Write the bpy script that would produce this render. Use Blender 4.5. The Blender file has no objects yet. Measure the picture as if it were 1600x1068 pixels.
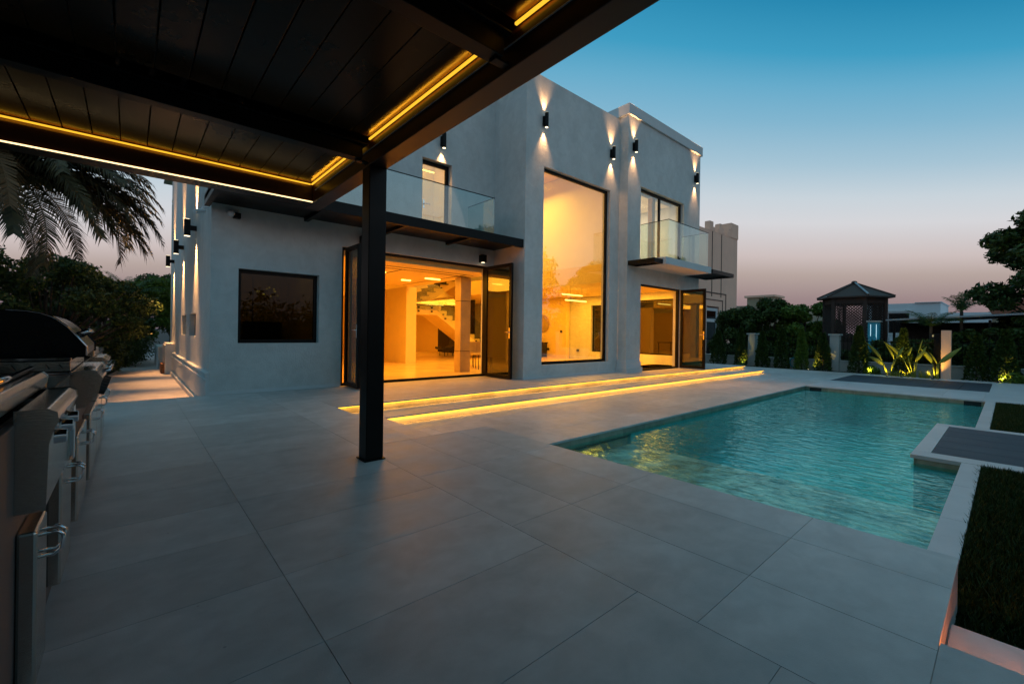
import bpy, math, random
from mathutils import Vector, Matrix
import numpy as np
random.seed(7); rng = np.random.default_rng(7)
R = math.radians
sc = bpy.context.scene
COL = sc.collection

# ---------------------------------------------------------------- camera
cam_d = bpy.data.cameras.new("camera"); cam = bpy.data.objects.new("camera", cam_d); COL.objects.link(cam)
yaw, roll = R(48.81), R(-0.779)
f = Vector((math.cos(yaw), math.sin(yaw), 0)); rt = Vector((math.sin(yaw), -math.cos(yaw), 0)); dn = Vector((0, 0, -1))
rt2 = math.cos(roll)*rt + math.sin(roll)*dn; dn2 = -math.sin(roll)*rt + math.cos(roll)*dn
up = -dn2; bk = -f
cam.matrix_world = Matrix(((rt2.x, up.x, bk.x, 0), (rt2.y, up.y, bk.y, 0), (rt2.z, up.z, bk.z, 1.15), (0, 0, 0, 1)))
cam_d.sensor_width = 36; cam_d.sensor_fit = 'HORIZONTAL'; cam_d.lens = 681.4/1600*36
cam_d.shift_y = -15/1600; cam_d.clip_start = 0.02; cam_d.clip_end = 3000
sc.camera = cam
# ---------------------------------------------------------------- colour management
sc.view_settings.view_transform = 'Standard'; sc.view_settings.look = 'None'
sc.view_settings.exposure = 0; sc.view_settings.gamma = 1
# ---------------------------------------------------------------- dusk sky
def srgb(r, g, b):
    c = [(v/255/12.92 if v/255 <= .04045 else ((v/255+.055)/1.055)**2.4) for v in (r, g, b)]
    return (c[0], c[1], c[2], 1)
w = bpy.data.worlds.new("World"); sc.world = w; w.use_nodes = True
nt = w.node_tree; nt.nodes.clear()
tc = nt.nodes.new('ShaderNodeTexCoord'); sep = nt.nodes.new('ShaderNodeSeparateXYZ')
asn = nt.nodes.new('ShaderNodeMath'); asn.operation = 'ARCSINE'
dv = nt.nodes.new('ShaderNodeMath'); dv.operation = 'DIVIDE'; dv.inputs[1].default_value = math.pi/2
ramp = nt.nodes.new('ShaderNodeValToRGB')
stops = [(0, (126, 110, 120)), (3, (141, 122, 127)), (5, (156, 135, 136)), (8.2, (182, 165, 159)), (10.5, (204, 190, 188)), (14.8, (213, 213, 217)),
         (18, (200, 211, 219)), (22, (166, 196, 213)), (27, (130, 181, 207)), (31, (102, 171, 203)), (34.5, (62, 156, 194)), (41, (30, 130, 172)), (52, (46, 128, 160)), (66, (108, 152, 168)), (90, (134, 168, 180))]
cr = ramp.color_ramp
while len(cr.elements) < len(stops): cr.elements.new(0.5)
for e, (a, c) in zip(cr.elements, stops): e.position = a/90; e.color = srgb(*c)
bg = nt.nodes.new('ShaderNodeBackground'); bg.inputs[1].default_value = 1.0
sky = nt.nodes.new('ShaderNodeTexSky'); sky.sky_type = 'NISHITA'; sky.sun_disc = False
sky.sun_elevation = R(-3); sky.sun_rotation = R(200); sky.air_density = 1.2; sky.dust_density = 2
bg2 = nt.nodes.new('ShaderNodeBackground'); bg2.inputs[1].default_value = 0.05
add = nt.nodes.new('ShaderNodeAddShader'); out = nt.nodes.new('ShaderNodeOutputWorld')
L = nt.links.new
L(tc.outputs['Generated'], sep.inputs[0]); L(sep.outputs[2], asn.inputs[0]); L(asn.outputs[0], dv.inputs[0]); 
hv = nt.nodes.new('ShaderNodeVectorMath'); hv.operation = 'MULTIPLY'; hv.inputs[1].default_value = (1, 1, 0); L(tc.outputs['Generated'], hv.inputs[0])
hn = nt.nodes.new('ShaderNodeVectorMath'); hn.operation = 'NORMALIZE'; L(hv.outputs[0], hn.inputs[0])
hd = nt.nodes.new('ShaderNodeVectorMath'); hd.operation = 'DOT_PRODUCT'; hd.inputs[1].default_value = (.6586, .7525, 0); L(hn.outputs[0], hd.inputs[0])   # the glow stands over the north-east horizon
hm = nt.nodes.new('ShaderNodeMath'); hm.operation = 'MULTIPLY_ADD'; hm.inputs[1].default_value = -1.3; hm.inputs[2].default_value = 2.3; L(hd.outputs['Value'], hm.inputs[0])
hc = nt.nodes.new('ShaderNodeMath'); hc.operation = 'MINIMUM'; hc.inputs[1].default_value = 1.5; L(hm.outputs[0], hc.inputs[0])
hx = nt.nodes.new('ShaderNodeMath'); hx.operation = 'MULTIPLY'; L(dv.outputs[0], hx.inputs[0]); L(hc.outputs[0], hx.inputs[1]); L(hx.outputs[0], ramp.inputs[0])
L(ramp.outputs[0], bg.inputs[0]); L(sky.outputs[0], bg2.inputs[0]); L(bg.outputs[0], add.inputs[0]); L(bg2.outputs[0], add.inputs[1]); L(add.outputs[0], out.inputs[0])
# afterglow low behind the camera's right: a very weak, very soft sun
sd = bpy.data.lights.new("sun", 'SUN'); sd.energy = 0.06; sd.angle = R(30); sd.color = (1, .78, .7)
so = bpy.data.objects.new("sun", sd); COL.objects.link(so); so.rotation_euler = (R(80), 0, R(20))

# ---------------------------------------------------------------- materials
def new_mat(name):
    m = bpy.data.materials.new(name); m.use_nodes = True
    return m, m.node_tree, m.node_tree.nodes['Principled BSDF']
def mat(name, col, rough=.6, metal=0, var=.12, scale=4, bump=0, bscale=60, island=0, spec=.5, stretch=None, coat=0, blotch=0, speck=0):
    m, t, b = new_mat(name); n = t.nodes; l = t.links.new
    b.inputs['Roughness'].default_value = rough; b.inputs['Metallic'].default_value = metal
    b.inputs['Specular IOR Level'].default_value = spec
    if coat: b.inputs['Coat Weight'].default_value = coat; b.inputs['Coat Roughness'].default_value = .08
    co = n.new('ShaderNodeTexCoord'); mp = n.new('ShaderNodeMapping'); l(co.outputs['Object'], mp.inputs[0])
    if stretch: mp.inputs['Scale'].default_value = stretch
    nz = n.new('ShaderNodeTexNoise'); nz.inputs['Scale'].default_value = scale; nz.inputs['Detail'].default_value = 7; nz.inputs['Roughness'].default_value = .62
    l(mp.outputs[0], nz.inputs['Vector'])
    mr = n.new('ShaderNodeMapRange'); mr.inputs[1].default_value = .3; mr.inputs[2].default_value = .7
    mr.inputs[3].default_value = 1-var; mr.inputs[4].default_value = 1+var; l(nz.outputs['Fac'], mr.inputs[0])
    fac = mr.outputs[0]
    if island:
        g = n.new('ShaderNodeNewGeometry'); m2 = n.new('ShaderNodeMapRange'); m2.inputs[3].default_value = 1-island; m2.inputs[4].default_value = 1+island
        l(g.outputs['Random Per Island'], m2.inputs[0])
        mm = n.new('ShaderNodeMath'); mm.operation = 'MULTIPLY'; l(fac, mm.inputs[0]); l(m2.outputs[0], mm.inputs[1]); fac = mm.outputs[0]
    for amp, scl, lo, hi in ((blotch, .55, .35, .65), (blotch*.8, 5.5, .38, .62)):
        if not amp: continue
        q = n.new('ShaderNodeTexNoise'); q.inputs['Scale'].default_value = scl; q.inputs['Detail'].default_value = 5; q.inputs['Distortion'].default_value = .8; l(co.outputs['Object'], q.inputs['Vector'])
        m3 = n.new('ShaderNodeMapRange'); m3.inputs[1].default_value = lo; m3.inputs[2].default_value = hi; m3.inputs[3].default_value = 1-amp; m3.inputs[4].default_value = 1+amp; l(q.outputs['Fac'], m3.inputs[0])
        mm = n.new('ShaderNodeMath'); mm.operation = 'MULTIPLY'; l(fac, mm.inputs[0]); l(m3.outputs[0], mm.inputs[1]); fac = mm.outputs[0]
    if speck:
        vo = n.new('ShaderNodeTexVoronoi'); vo.inputs['Scale'].default_value = 5; vo.inputs['Randomness'].default_value = 1; l(co.outputs['Object'], vo.inputs['Vector'])
        m3 = n.new('ShaderNodeMapRange'); m3.inputs[1].default_value = .02; m3.inputs[2].default_value = .035; m3.inputs[3].default_value = 1-speck; m3.inputs[4].default_value = 1; l(vo.outputs['Distance'], m3.inputs[0])
        mm = n.new('ShaderNodeMath'); mm.operation = 'MULTIPLY'; l(fac, mm.inputs[0]); l(m3.outputs[0], mm.inputs[1]); fac = mm.outputs[0]
    vm = n.new('ShaderNodeVectorMath'); vm.operation = 'SCALE'; vm.inputs[0].default_value = col[:3]; l(fac, vm.inputs['Scale'])
    l(vm.outputs[0], b.inputs['Base Color'])
    if rough > .12:
        r2 = n.new('ShaderNodeMapRange'); r2.inputs[1].default_value = .3; r2.inputs[2].default_value = .7
        r2.inputs[3].default_value = rough*.85; r2.inputs[4].default_value = min(1, rough*1.15); l(nz.outputs['Fac'], r2.inputs[0]); l(r2.outputs[0], b.inputs['Roughness'])
    if bump:
        nb = n.new('ShaderNodeTexNoise'); nb.inputs['Scale'].default_value = bscale; nb.inputs['Detail'].default_value = 4; l(mp.outputs[0], nb.inputs['Vector'])
        bp = n.new('ShaderNodeBump'); bp.inputs['Strength'].default_value = bump; bp.inputs['Distance'].default_value = .01
        l(nb.outputs['Fac'], bp.inputs['Height']); l(bp.outputs[0], b.inputs['Normal'])
    return m
def emit(name, col, s):
    m = bpy.data.materials.new(name); m.use_nodes = True; t = m.node_tree; t.nodes.clear()
    e = t.nodes.new('ShaderNodeEmission'); e.inputs[0].default_value = (*col, 1); e.inputs[1].default_value = s
    o = t.nodes.new('ShaderNodeOutputMaterial'); t.links.new(e.outputs[0], o.inputs[0]); return m
def sheet(name, tint, f0=.05, rough=.0, gain=1.0, bump=None, gcol=(1, 1, 1, 1)):
    """clear sheet: tinted see-through with view-angle reflection (glass pane, water surface)"""
    m = bpy.data.materials.new(name); m.use_nodes = True; t = m.node_tree; t.nodes.clear(); n = t.nodes; l = t.links.new
    o = n.new('ShaderNodeOutputMaterial'); mx = n.new('ShaderNodeMixShader'); tr = n.new('ShaderNodeBsdfTransparent'); gl = n.new('ShaderNodeBsdfGlossy')
    tr.inputs[0].default_value = (*tint, 1); gl.inputs['Roughness'].default_value = rough; gl.inputs[0].default_value = gcol
    lw = n.new('ShaderNodeLayerWeight'); lw.inputs[0].default_value = .5
    pw = n.new('ShaderNodeMath'); pw.operation = 'POWER'; pw.inputs[1].default_value = 5; l(lw.outputs['Facing'], pw.inputs[0])
    mr = n.new('ShaderNodeMapRange'); mr.inputs[3].default_value = f0*gain; mr.inputs[4].default_value = min(1, gain); l(pw.outputs[0], mr.inputs[0])
    l(mr.outputs[0], mx.inputs[0]); l(tr.outputs[0], mx.inputs[1]); l(gl.outputs[0], mx.inputs[2]); l(mx.outputs[0], o.inputs[0])
    if bump:
        co = n.new('ShaderNodeTexCoord'); mp = n.new('ShaderNodeMapping'); mp.inputs['Scale'].default_value = bump[2]; mp.inputs['Rotation'].default_value = (0, 0, R(bump[3])); l(co.outputs['Object'], mp.inputs[0])
        nz = n.new('ShaderNodeTexNoise'); nz.inputs['Scale'].default_value = bump[0]; nz.inputs['Detail'].default_value = 3; nz.inputs['Distortion'].default_value = .6; l(mp.outputs[0], nz.inputs['Vector'])
        bp = n.new('ShaderNodeBump'); bp.inputs['Strength'].default_value = 1; bp.inputs['Distance'].default_value = bump[1]
        l(nz.outputs['Fac'], bp.inputs['Height']); l(bp.outputs[0], gl.inputs['Normal']); l(bp.outputs[0], lw.inputs['Normal'])
    return m
def leafmat(name, c1, c2, rough=.5):
    m, t, b = new_mat(name); n = t.nodes; l = t.links.new
    g = n.new('ShaderNodeNewGeometry'); mx = n.new('ShaderNodeMix'); mx.data_type = 'RGBA'
    mx.inputs[6].default_value = (*c1, 1); mx.inputs[7].default_value = (*c2, 1); l(g.outputs['Random Per Island'], mx.inputs[0]); l(mx.outputs[2], b.inputs['Base Color'])
    b.inputs['Roughness'].default_value = rough; b.inputs['Specular IOR Level'].default_value = .3
    return m

M = {}
M['stucco'] = mat('stucco', (.60, .61, .60), .85, var=.09, scale=1.6, bump=.9, bscale=55, stretch=(1, 1, .4), blotch=.05)
M['trim'] = mat('stucco_trim', (.62, .64, .65), .8, var=.05, scale=2)
M['stone'] = mat('porcelain_paving', (.46, .45, .45), .5, var=.14, scale=2.6, island=.09, blotch=.07, speck=.35, bump=.12, bscale=150, stretch=(1, 1.6, 1))
M['stone2'] = mat('pool_deck_paving', (.52, .485, .48), .5, var=.12, scale=1.7, island=.06, blotch=.09, bump=.12, bscale=150)
M['coping'] = mat('coping_stone', (.54, .53, .55), .5, var=.1, scale=2, island=.06)
M['grout'] = mat('grout_bed', (.38, .37, .36), .9, var=.35, scale=2)
M['granite'] = mat('dark_granite', (.045, .042, .058), .6, var=.3, scale=2.5, island=.12, bump=.1)
M['metal'] = mat('black_powder_coat', (.006, .0055, .005), .4, var=.2, scale=3, spec=.16)
M['beam'] = mat('bronze_beam', (.030, .012, .008), .38, var=.15, scale=2, spec=.3)
M['louvre'] = mat('louvre_metal', (.020, .010, .004), .3, metal=0, var=.1, scale=1.5, island=.15, spec=.13)
M['led'] = emit('led_amber', (1, .50, .03), 1.3)
M['ledstep'] = emit('led_step', (1, .50, .03), 3.2)
M['ledw'] = emit('led_white_warm', (1, .70, .32), 2.6)
M['ledo'] = emit('led_orange', (1, .22, .006), 50)
M['lampglow'] = emit('lamp_lens', (1, .80, .5), 3)
M['ceil_lamp'] = emit('ceiling_lamp', (1, .66, .10), 5)
M['glass'] = sheet('clear_glass', (.90, .95, .94), .10, gain=1.2)
M['rail_glass'] = sheet('balustrade_glass', (.84, .92, .91), .07, gain=1.2)
M['dglass'] = sheet('smoked_glass', (.17, .18, .11), .016)
M['iglass'] = sheet('mirroring_glass', (.16, .13, .06), .16)
M['doorglass'] = sheet('door_glass', (.62, .66, .55), .07, gain=1.3)
M['water'] = sheet('pool_water', (.62, 1.0, .97), .035, .0, 1.25, bump=(6.5, .021, (1.6, .7, 1), 42), gcol=(.5, 1, .97, 1))
M['pool'] = mat('pool_tile', (.0, .46, .47), .4, var=.18, scale=3)
M['shelf'] = mat('pool_shelf_stone', (.52, .44, .38), .5, var=.75, scale=2.4, stretch=(1, 1.5, 1))
M['poolwall'] = mat('pool_wall_stone', (.30, .27, .20), .5, var=.3, scale=4, island=.15)
M['soil'] = mat('soil', (.035, .03, .024), .95, var=.3, scale=3, bump=.5, bscale=20)
M['turf'] = mat('turf', (.012, .028, .006), .9, var=.4, scale=6)
M['blade'] = leafmat('grass_blade', (.008, .024, .002), (.024, .056, .006), .6)
M['leaf_dark'] = leafmat('leaf_dark', (.018, .038, .007), (.065, .105, .016))
M['leaf_mid'] = leafmat('leaf_mid', (.05, .10, .012), (.14, .22, .03))
M['palm'] = leafmat('palm_leaf', (.035, .030, .012), (.085, .065, .025))
M['palm_dry'] = leafmat('palm_leaf_dry', (.10, .05, .02), (.16, .08, .03))
M['bop'] = leafmat('paddle_leaf', (.16, .20, .03), (.24, .26, .04), .35)
M['bark'] = mat('bark', (.055, .04, .03), .9, var=.4, scale=8, bump=.8, bscale=25)
M['roof'] = mat('gazebo_roof', (.07, .042, .035), .7, var=.3, scale=6)
M['lead'] = mat('lead_flashing', (.34, .38, .42), .5)
M['wood'] = mat('dark_wood', (.05, .025, .017), .6, var=.4, scale=5)
M['mosaic'] = mat('turquoise_mosaic', (.02, .40, .55), .25, var=.35, scale=30)
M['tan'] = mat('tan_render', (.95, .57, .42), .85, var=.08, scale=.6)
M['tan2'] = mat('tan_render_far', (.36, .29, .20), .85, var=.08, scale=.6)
M['groove'] = mat('render_groove', (.10, .07, .06), .9)
M['white'] = mat('white_render', (.66, .70, .74), .8, var=.05, scale=.6)
M['pier'] = mat('pier_render', (.50, .50, .47), .8, var=.08, scale=2)
M['redroof'] = mat('clay_roof', (.30, .10, .06), .8, var=.2, scale=3)
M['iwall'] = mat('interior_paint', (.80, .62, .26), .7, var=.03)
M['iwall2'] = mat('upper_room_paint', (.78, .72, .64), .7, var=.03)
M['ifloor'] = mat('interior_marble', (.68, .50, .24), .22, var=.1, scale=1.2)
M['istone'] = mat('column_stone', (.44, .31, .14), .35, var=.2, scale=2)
M['black'] = mat('matt_black', (.012, .012, .012), .5)
M['void'] = mat('dark_recess', (.02, .015, .012), .95, spec=0)
M['steel'] = mat('brushed_steel', (.60, .56, .50), .15, metal=1, var=.1, scale=3, bump=.08, bscale=300, stretch=(.1, 1, 1))
M['chrome'] = mat('chrome', (.75, .75, .78), .08, metal=1, var=.02)
M['enamel'] = mat('black_enamel', (.006, .006, .006), .16, spec=.22)
M['cladding'] = mat('counter_cladding', (.11, .082, .075), .5, var=.12, scale=2)
M['camwhite'] = mat('camera_plastic', (.62, .64, .66), .4)
M['cloth'] = mat('white_cloth', (.7, .66, .6), .9)
M['gold'] = mat('gold_curtain', (.62, .36, .08), .8)
M['greencurtain'] = mat('green_curtain', (.01, .16, .05), .8)
M['terracotta'] = mat('terracotta', (.22, .09, .035), .8)
M['asphalt'] = mat('street', (.06, .058, .06), .9)

# ---------------------------------------------------------------- mesh building
ORG = {}
class MB:
    def __init__(s): s.v = []; s.f = []
    def quad(s, a, b, c, d):
        i = len(s.v); s.v += [a, b, c, d]; s.f.append((i, i+1, i+2, i+3)); return s
    def box(s, x0, x1, y0, y1, z0, z1):
        i = len(s.v)
        s.v += [(x0, y0, z0), (x1, y0, z0), (x1, y1, z0), (x0, y1, z0), (x0, y0, z1), (x1, y0, z1), (x1, y1, z1), (x0, y1, z1)]
        s.f += [(i, i+3, i+2, i+1), (i+4, i+5, i+6, i+7), (i, i+1, i+5, i+4), (i+1, i+2, i+6, i+5), (i+2, i+3, i+7, i+6), (i+3, i, i+4, i+7)]
        return s
    def prism(s, prof, axis, a, b):
        """profile in the two other axes (cyclic order), extruded along axis from a to b"""
        def P(p, t):
            return {'x': (t, p[0], p[1]), 'y': (p[0], t, p[1]), 'z': (p[0], p[1], t)}[axis]
        i = len(s.v); n = len(prof)
        s.v += [P(p, a) for p in prof] + [P(p, b) for p in prof]
        s.f.append(tuple(range(i, i+n))); s.f.append(tuple(range(i+2*n-1, i+n-1, -1)))
        for k in range(n): s.f.append((i+k, i+(k+1) % n, i+n+(k+1) % n, i+n+k))
        return s
    def tube(s, pts, r, n=8, cap=True):
        pts = [Vector(p) for p in pts]; rs = r if isinstance(r, (list, tuple)) else [r]*len(pts)
        i = len(s.v); u = None
        for k, p in enumerate(pts):
            d = (pts[min(k+1, len(pts)-1)]-pts[max(k-1, 0)]).normalized()
            if u is None:
                u = d.orthogonal().normalized()
            else:
                u = (u-d*u.dot(d)).normalized()
            v = d.cross(u)
            for j in range(n):
                a = 2*math.pi*j/n; q = p+(u*math.cos(a)+v*math.sin(a))*rs[k]; s.v.append(tuple(q))
        for k in range(len(pts)-1):
            for j in range(n):
                s.f.append((i+k*n+j, i+k*n+(j+1) % n, i+(k+1)*n+(j+1) % n, i+(k+1)*n+j))
        if cap:
            s.f.append(tuple(i+j for j in reversed(range(n)))); s.f.append(tuple(i+(len(pts)-1)*n+j for j in range(n)))
        return s
    def ell(s, c, r, nu=14, nv=8):
        i = len(s.v)
        for a in range(nv+1):
            t = math.pi*a/nv
            for b in range(nu):
                p = 2*math.pi*b/nu
                s.v.append((c[0]+r[0]*math.sin(t)*math.cos(p), c[1]+r[1]*math.sin(t)*math.sin(p), c[2]+r[2]*math.cos(t)))
        for a in range(nv):
            for b in range(nu):
                s.f.append((i+a*nu+b, i+(a+1)*nu+b, i+(a+1)*nu+(b+1) % nu, i+a*nu+(b+1) % nu))
        return s
    def build(s, name, m, parent=None, bevel=0, smooth=False):
        o = Vector(ORG.get(parent.name, (0, 0, 0))) if parent else Vector((0, 0, 0))
        me = bpy.data.meshes.new(name); me.from_pydata([tuple(Vector(v)-o) for v in s.v], [], s.f); me.update()
        me.materials.append(M[m] if isinstance(m, str) else m)
        ob = bpy.data.objects.new(name, me); COL.objects.link(ob)
        if parent: ob.parent = parent; ORG[ob.name] = tuple(o)
        if smooth:
            me.polygons.foreach_set('use_smooth', [True]*len(me.polygons))
            if smooth == 'auto':
                me.set_sharp_from_angle(angle=R(35))
        if bevel:
            bm = ob.modifiers.new('bevel', 'BEVEL'); bm.width = bevel; bm.segments = 2; bm.limit_method = 'ANGLE'
        return ob
    def pieces(s, name, m, parent=None, bevel=0):
        """each connected box or prism in this builder becomes an object of its own"""
        par = list(range(len(s.v)))
        def fd(a):
            while par[a] != a: par[a] = par[par[a]]; a = par[a]
            return a
        for f_ in s.f:
            for k in f_[1:]: par[fd(k)] = fd(f_[0])
        gr = {}
        for f_ in s.f: gr.setdefault(fd(f_[0]), []).append(f_)
        for fs in gr.values():
            ids = sorted({k for f_ in fs for k in f_}); mp = {k: j for j, k in enumerate(ids)}
            q = MB(); q.v = [s.v[k] for k in ids]; q.f = [tuple(mp[k] for k in f_) for f_ in fs]; q.build(name, m, parent, bevel=bevel)
def np_mesh(name, V, F, m, parent=None):
    """V (n,3) array, F (k,4) or (k,3) array"""
    me = bpy.data.meshes.new(name); k = F.shape[1]
    if parent: V = V-np.array(ORG.get(parent.name, (0, 0, 0)))
    me.vertices.add(len(V)); me.vertices.foreach_set('co', V.astype(np.float32).ravel())
    me.loops.add(F.size); me.loops.foreach_set('vertex_index', F.astype(np.int32).ravel())
    me.polygons.add(len(F)); me.polygons.foreach_set('loop_start', np.arange(0, F.size, k, dtype=np.int32))
    me.polygons.foreach_set('loop_total', np.full(len(F), k, dtype=np.int32)); me.update(calc_edges=True)
    me.materials.append(M[m] if isinstance(m, str) else m)
    ob = bpy.data.objects.new(name, me); COL.objects.link(ob)
    if parent: ob.parent = parent; ORG[ob.name] = ORG.get(parent.name, (0, 0, 0))
    return ob
def tag(o, label=None, cat=None, group=None, kind=None):
    if label: o['label'] = label
    if cat: o['category'] = cat
    if group: o['group'] = group
    if kind: o['kind'] = kind
    return o
def thing(name, label, cat, loc=(0, 0, 0), group=None):
    o = bpy.data.objects.new(name, None); COL.objects.link(o); o.location = loc; o.empty_display_size = .2; ORG[o.name] = loc
    return tag(o, label, cat, group)
def struct(mb, name, m, **k): return tag(mb.build(name, m, **k), kind='structure')
def copy_tree(o, parent=None):
    c = o.copy(); COL.objects.link(c); c.parent = parent; ORG[c.name] = ORG.get(o.name, (0, 0, 0))
    for ch in [x for x in bpy.data.objects if x.parent == o and x.name in COL.objects]:
        copy_tree(ch, c)
    return c
def spot(name, loc, tgt, e, col, ang, blend=.6, size=.02, parent=None):
    d = bpy.data.lights.new(name, 'SPOT'); d.energy = e; d.color = col; d.spot_size = R(ang); d.spot_blend = blend; d.shadow_soft_size = size
    o = bpy.data.objects.new(name, d); COL.objects.link(o); o.location = loc
    o.rotation_euler = (Vector(tgt)-Vector(loc)).to_track_quat('-Z', 'Y').to_euler(); return o
def area(name, loc, sx, sy, e, col, rot=(0, 0, 0)):
    d = bpy.data.lights.new(name, 'AREA'); d.shape = 'RECTANGLE'; d.size = sx; d.size_y = sy; d.energy = e; d.color = col
    o = bpy.data.objects.new(name, d); COL.objects.link(o); o.location = loc; o.rotation_euler = rot; return o
def point(name, loc, e, col, r=.05):
    d = bpy.data.lights.new(name, 'POINT'); d.energy = e; d.color = col; d.shadow_soft_size = r
    o = bpy.data.objects.new(name, d); COL.objects.link(o); o.location = loc; return o

def wall(mb, axis, pos, thick, a0, a1, z0, z1, holes=(), ends=True):
    """wall in plane axis=pos (outer face), going inwards by thick (signed); holes (a,b,za,zb)"""
    A = sorted({a0, a1, *[h[0] for h in holes], *[h[1] for h in holes]}); Z = sorted({z0, z1, *[h[2] for h in holes], *[h[3] for h in holes]})
    A = [a for a in A if a0 <= a <= a1]; Z = [z for z in Z if z0 <= z <= z1]
    def P(a, d, z): return (a, pos+d, z) if axis == 'y' else (pos+d, a, z)
    def solid(i, j):
        if i < 0 or j < 0 or i >= len(A)-1 or j >= len(Z)-1: return False
        ca, cz = (A[i]+A[i+1])/2, (Z[j]+Z[j+1])/2
        return not any(h[0] < ca < h[1] and h[2] < cz < h[3] for h in holes)
    for i in range(len(A)-1):
        for j in range(len(Z)-1):
            if not solid(i, j): continue
            x0, x1, y0, y1 = A[i], A[i+1], Z[j], Z[j+1]
            for d in (0, thick): mb.quad(P(x0, d, y0), P(x1, d, y0), P(x1, d, y1), P(x0, d, y1))
            if not solid(i-1, j): mb.quad(P(x0, 0, y0), P(x0, thick, y0), P(x0, thick, y1), P(x0, 0, y1))
            if not solid(i+1, j): mb.quad(P(x1, 0, y0), P(x1, thick, y0), P(x1, thick, y1), P(x1, 0, y1))
            if not solid(i, j-1): mb.quad(P(x0, 0, y0), P(x1, 0, y0), P(x1, thick, y0), P(x0, thick, y0))
            if not solid(i, j+1): mb.quad(P(x0, 0, y1), P(x1, 0, y1), P(x1, thick, y1), P(x0, thick, y1))
    return mb
def frame(mb, axis, pos, depth, a0, a1, z0, z1, w_, bars=(), wb=None, hb=()):
    """rectangular frame in plane axis=pos; bars: vertical mullions, hb: horizontal"""
    wb = wb or w_
    def bx(a, b, za, zb):
        if axis == 'y': mb.box(a, b, pos, pos+depth, za, zb)
        else: mb.box(pos, pos+depth, a, b, za, zb)
    bx(a0, a0+w_, z0, z1); bx(a1-w_, a1, z0, z1); bx(a0+w_, a1-w_, z1-w_, z1); bx(a0+w_, a1-w_, z0, z0+w_)
    for b in bars: bx(b-wb/2, b+wb/2, z0+w_, z1-w_)
    for h in hb: bx(a0+w_, a1-w_, h-wb/2, h+wb/2)
    return mb
def tiles(mb, xb, yb, z, th=.02, g=.0013, jitter=0):
    for i in range(len(xb)-1):
        ys = yb(i) if callable(yb) else yb
        for j in range(len(ys)-1):
            if xb[i+1]-xb[i] < .02 or ys[j+1]-ys[j] < .02: continue
            mb.box(xb[i]+g, xb[i+1]-g, ys[j]+g, ys[j+1]-g, z-th, z)
    return mb
def br(a, b, step, off=0):
    """breaks from a to b on a lattice off + k*step"""
    k0 = math.ceil((a-off)/step+1e-6); r = [a]; k = k0
    while off+k*step < b-1e-6: r.append(off+k*step); k += 1
    r.append(b); return r

# ================================================================ SETTING: ground, decks, pool
L1, L2 = -.13, -.26
g = MB()
PX0, PX1, PY0, PY1 = 3.0, 14.9, .3, 3.9
for (a, b, c, d) in ((-900, PX0, -900, 900), (PX1, 900, -900, 900), (PX0, PX1, -900, PY0), (PX0, PX1, PY1, 900)):
    g.quad((a, c, -.45), (b, c, -.45), (b, d, -.45), (a, d, -.45))
struct(g, 'ground', 'soil')
# upper terrace (level 0)
def ycol(i):
    x = xb0[i]
    if x < 1.7: return br(-6, 9.02, .572, 1.66)
    if x < 2.2: return br(-6, 9.02, 1.125, .815)
    return br(-6, 9.02, 1.125, .815-.0)
xb0 = [-6, -5.17, -4.0, -2.83, -1.69, -.6, .552, 1.72]
t = MB(); tiles(t, xb0, ycol, 0)
tiles(t, [1.72, 2.25, 2.85, 3.28], br(.165, 4.21, 1.125, .815), 0); tiles(t, [1.72, 2.32], br(-6, .165, 1.125, .815), 0); tiles(t, [1.72, 2.32], br(4.21, 9.02, 1.125, .815), 0)
tiles(t, br(2.3201, 17.72, 1.144, 2.85), br(6.65, 9.02, .572, 1.66), 0)
terr = struct(t, 'upper_terrace', 'stone', bevel=.0008)
b = MB(); b.box(-6, 2.30, -6, 9.0, -.6, -.003); b.box(2.3001, 3.26, .1695, 4.19, -.6, -.003); b.box(2.3001, 17.66, 6.71, 24.5, -.6, -.021)
struct(b, 'terrace_base', 'grout')
# steps (level 1)
t = MB(); tiles(t, br(2.3205, 17.87, 1.144, 2.85), [6.04, 6.709], L1); tiles(t, [2.3205, 2.82], br(4.212, 6.04, .9, 4.5), L1)
tiles(t, [2.3205, 2.79], br(-6, .163, .9, -1), L1)
struct(t, 'terrace_steps', 'stone2', bevel=.0015)
b = MB(); b.box(2.3002, 17.81, 6.10, 6.7095, -.6, L1-.0205); b.box(2.3002, 2.80, 4.1905, 6.0995, -.6, L1-.0205); b.box(2.3002, 2.77, -6, .1690, -.6, L1-.0205)
struct(b, 'step_base', 'coping')
# pool deck (level 2)
t = MB()
tiles(t, br(2.8205, 14.6, 1.144, 3.3), br(3.857, 6.099, .6, 4.4), L2, th=.03)
tiles(t, br(14.6005, 21.3, 1.144, 3.3), br(3.857, 6.099, .6, 4.4), L2, th=.03)
tiles(t, br(17.8705, 21.3, 1.144, 3.3), br(6.0995, 9.6, .6, 4.4), L2, th=.03)
struct(t, 'pool_deck', 'stone2', bevel=.0015)
t = MB()
tiles(t, br(3.2805, 7.15, 1.144, 3.7), [.2, .355], L2, th=.03)
tiles(t, br(10.1005, 14.6, 1.144, 3.7), [.2, .355], L2, th=.03)
tiles(t, [7.1505, 7.44], br(-6, .79, .9, .79-.9), L2, th=.045); tiles(t, [9.88, 10.1], br(-6, .79, .9, .79-.9), L2, th=.045); tiles(t, [7.4405, 8.6, 9.8795], [.63, .79], L2, th=.045)
tiles(t, [14.6005, 15.2, 16.2, 17.1], br(-6, 3.8565, .7, .4), L2, th=.03); tiles(t, [20.4, 21.3], br(-6, 3.8565, .7, .4), L2, th=.03)
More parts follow.
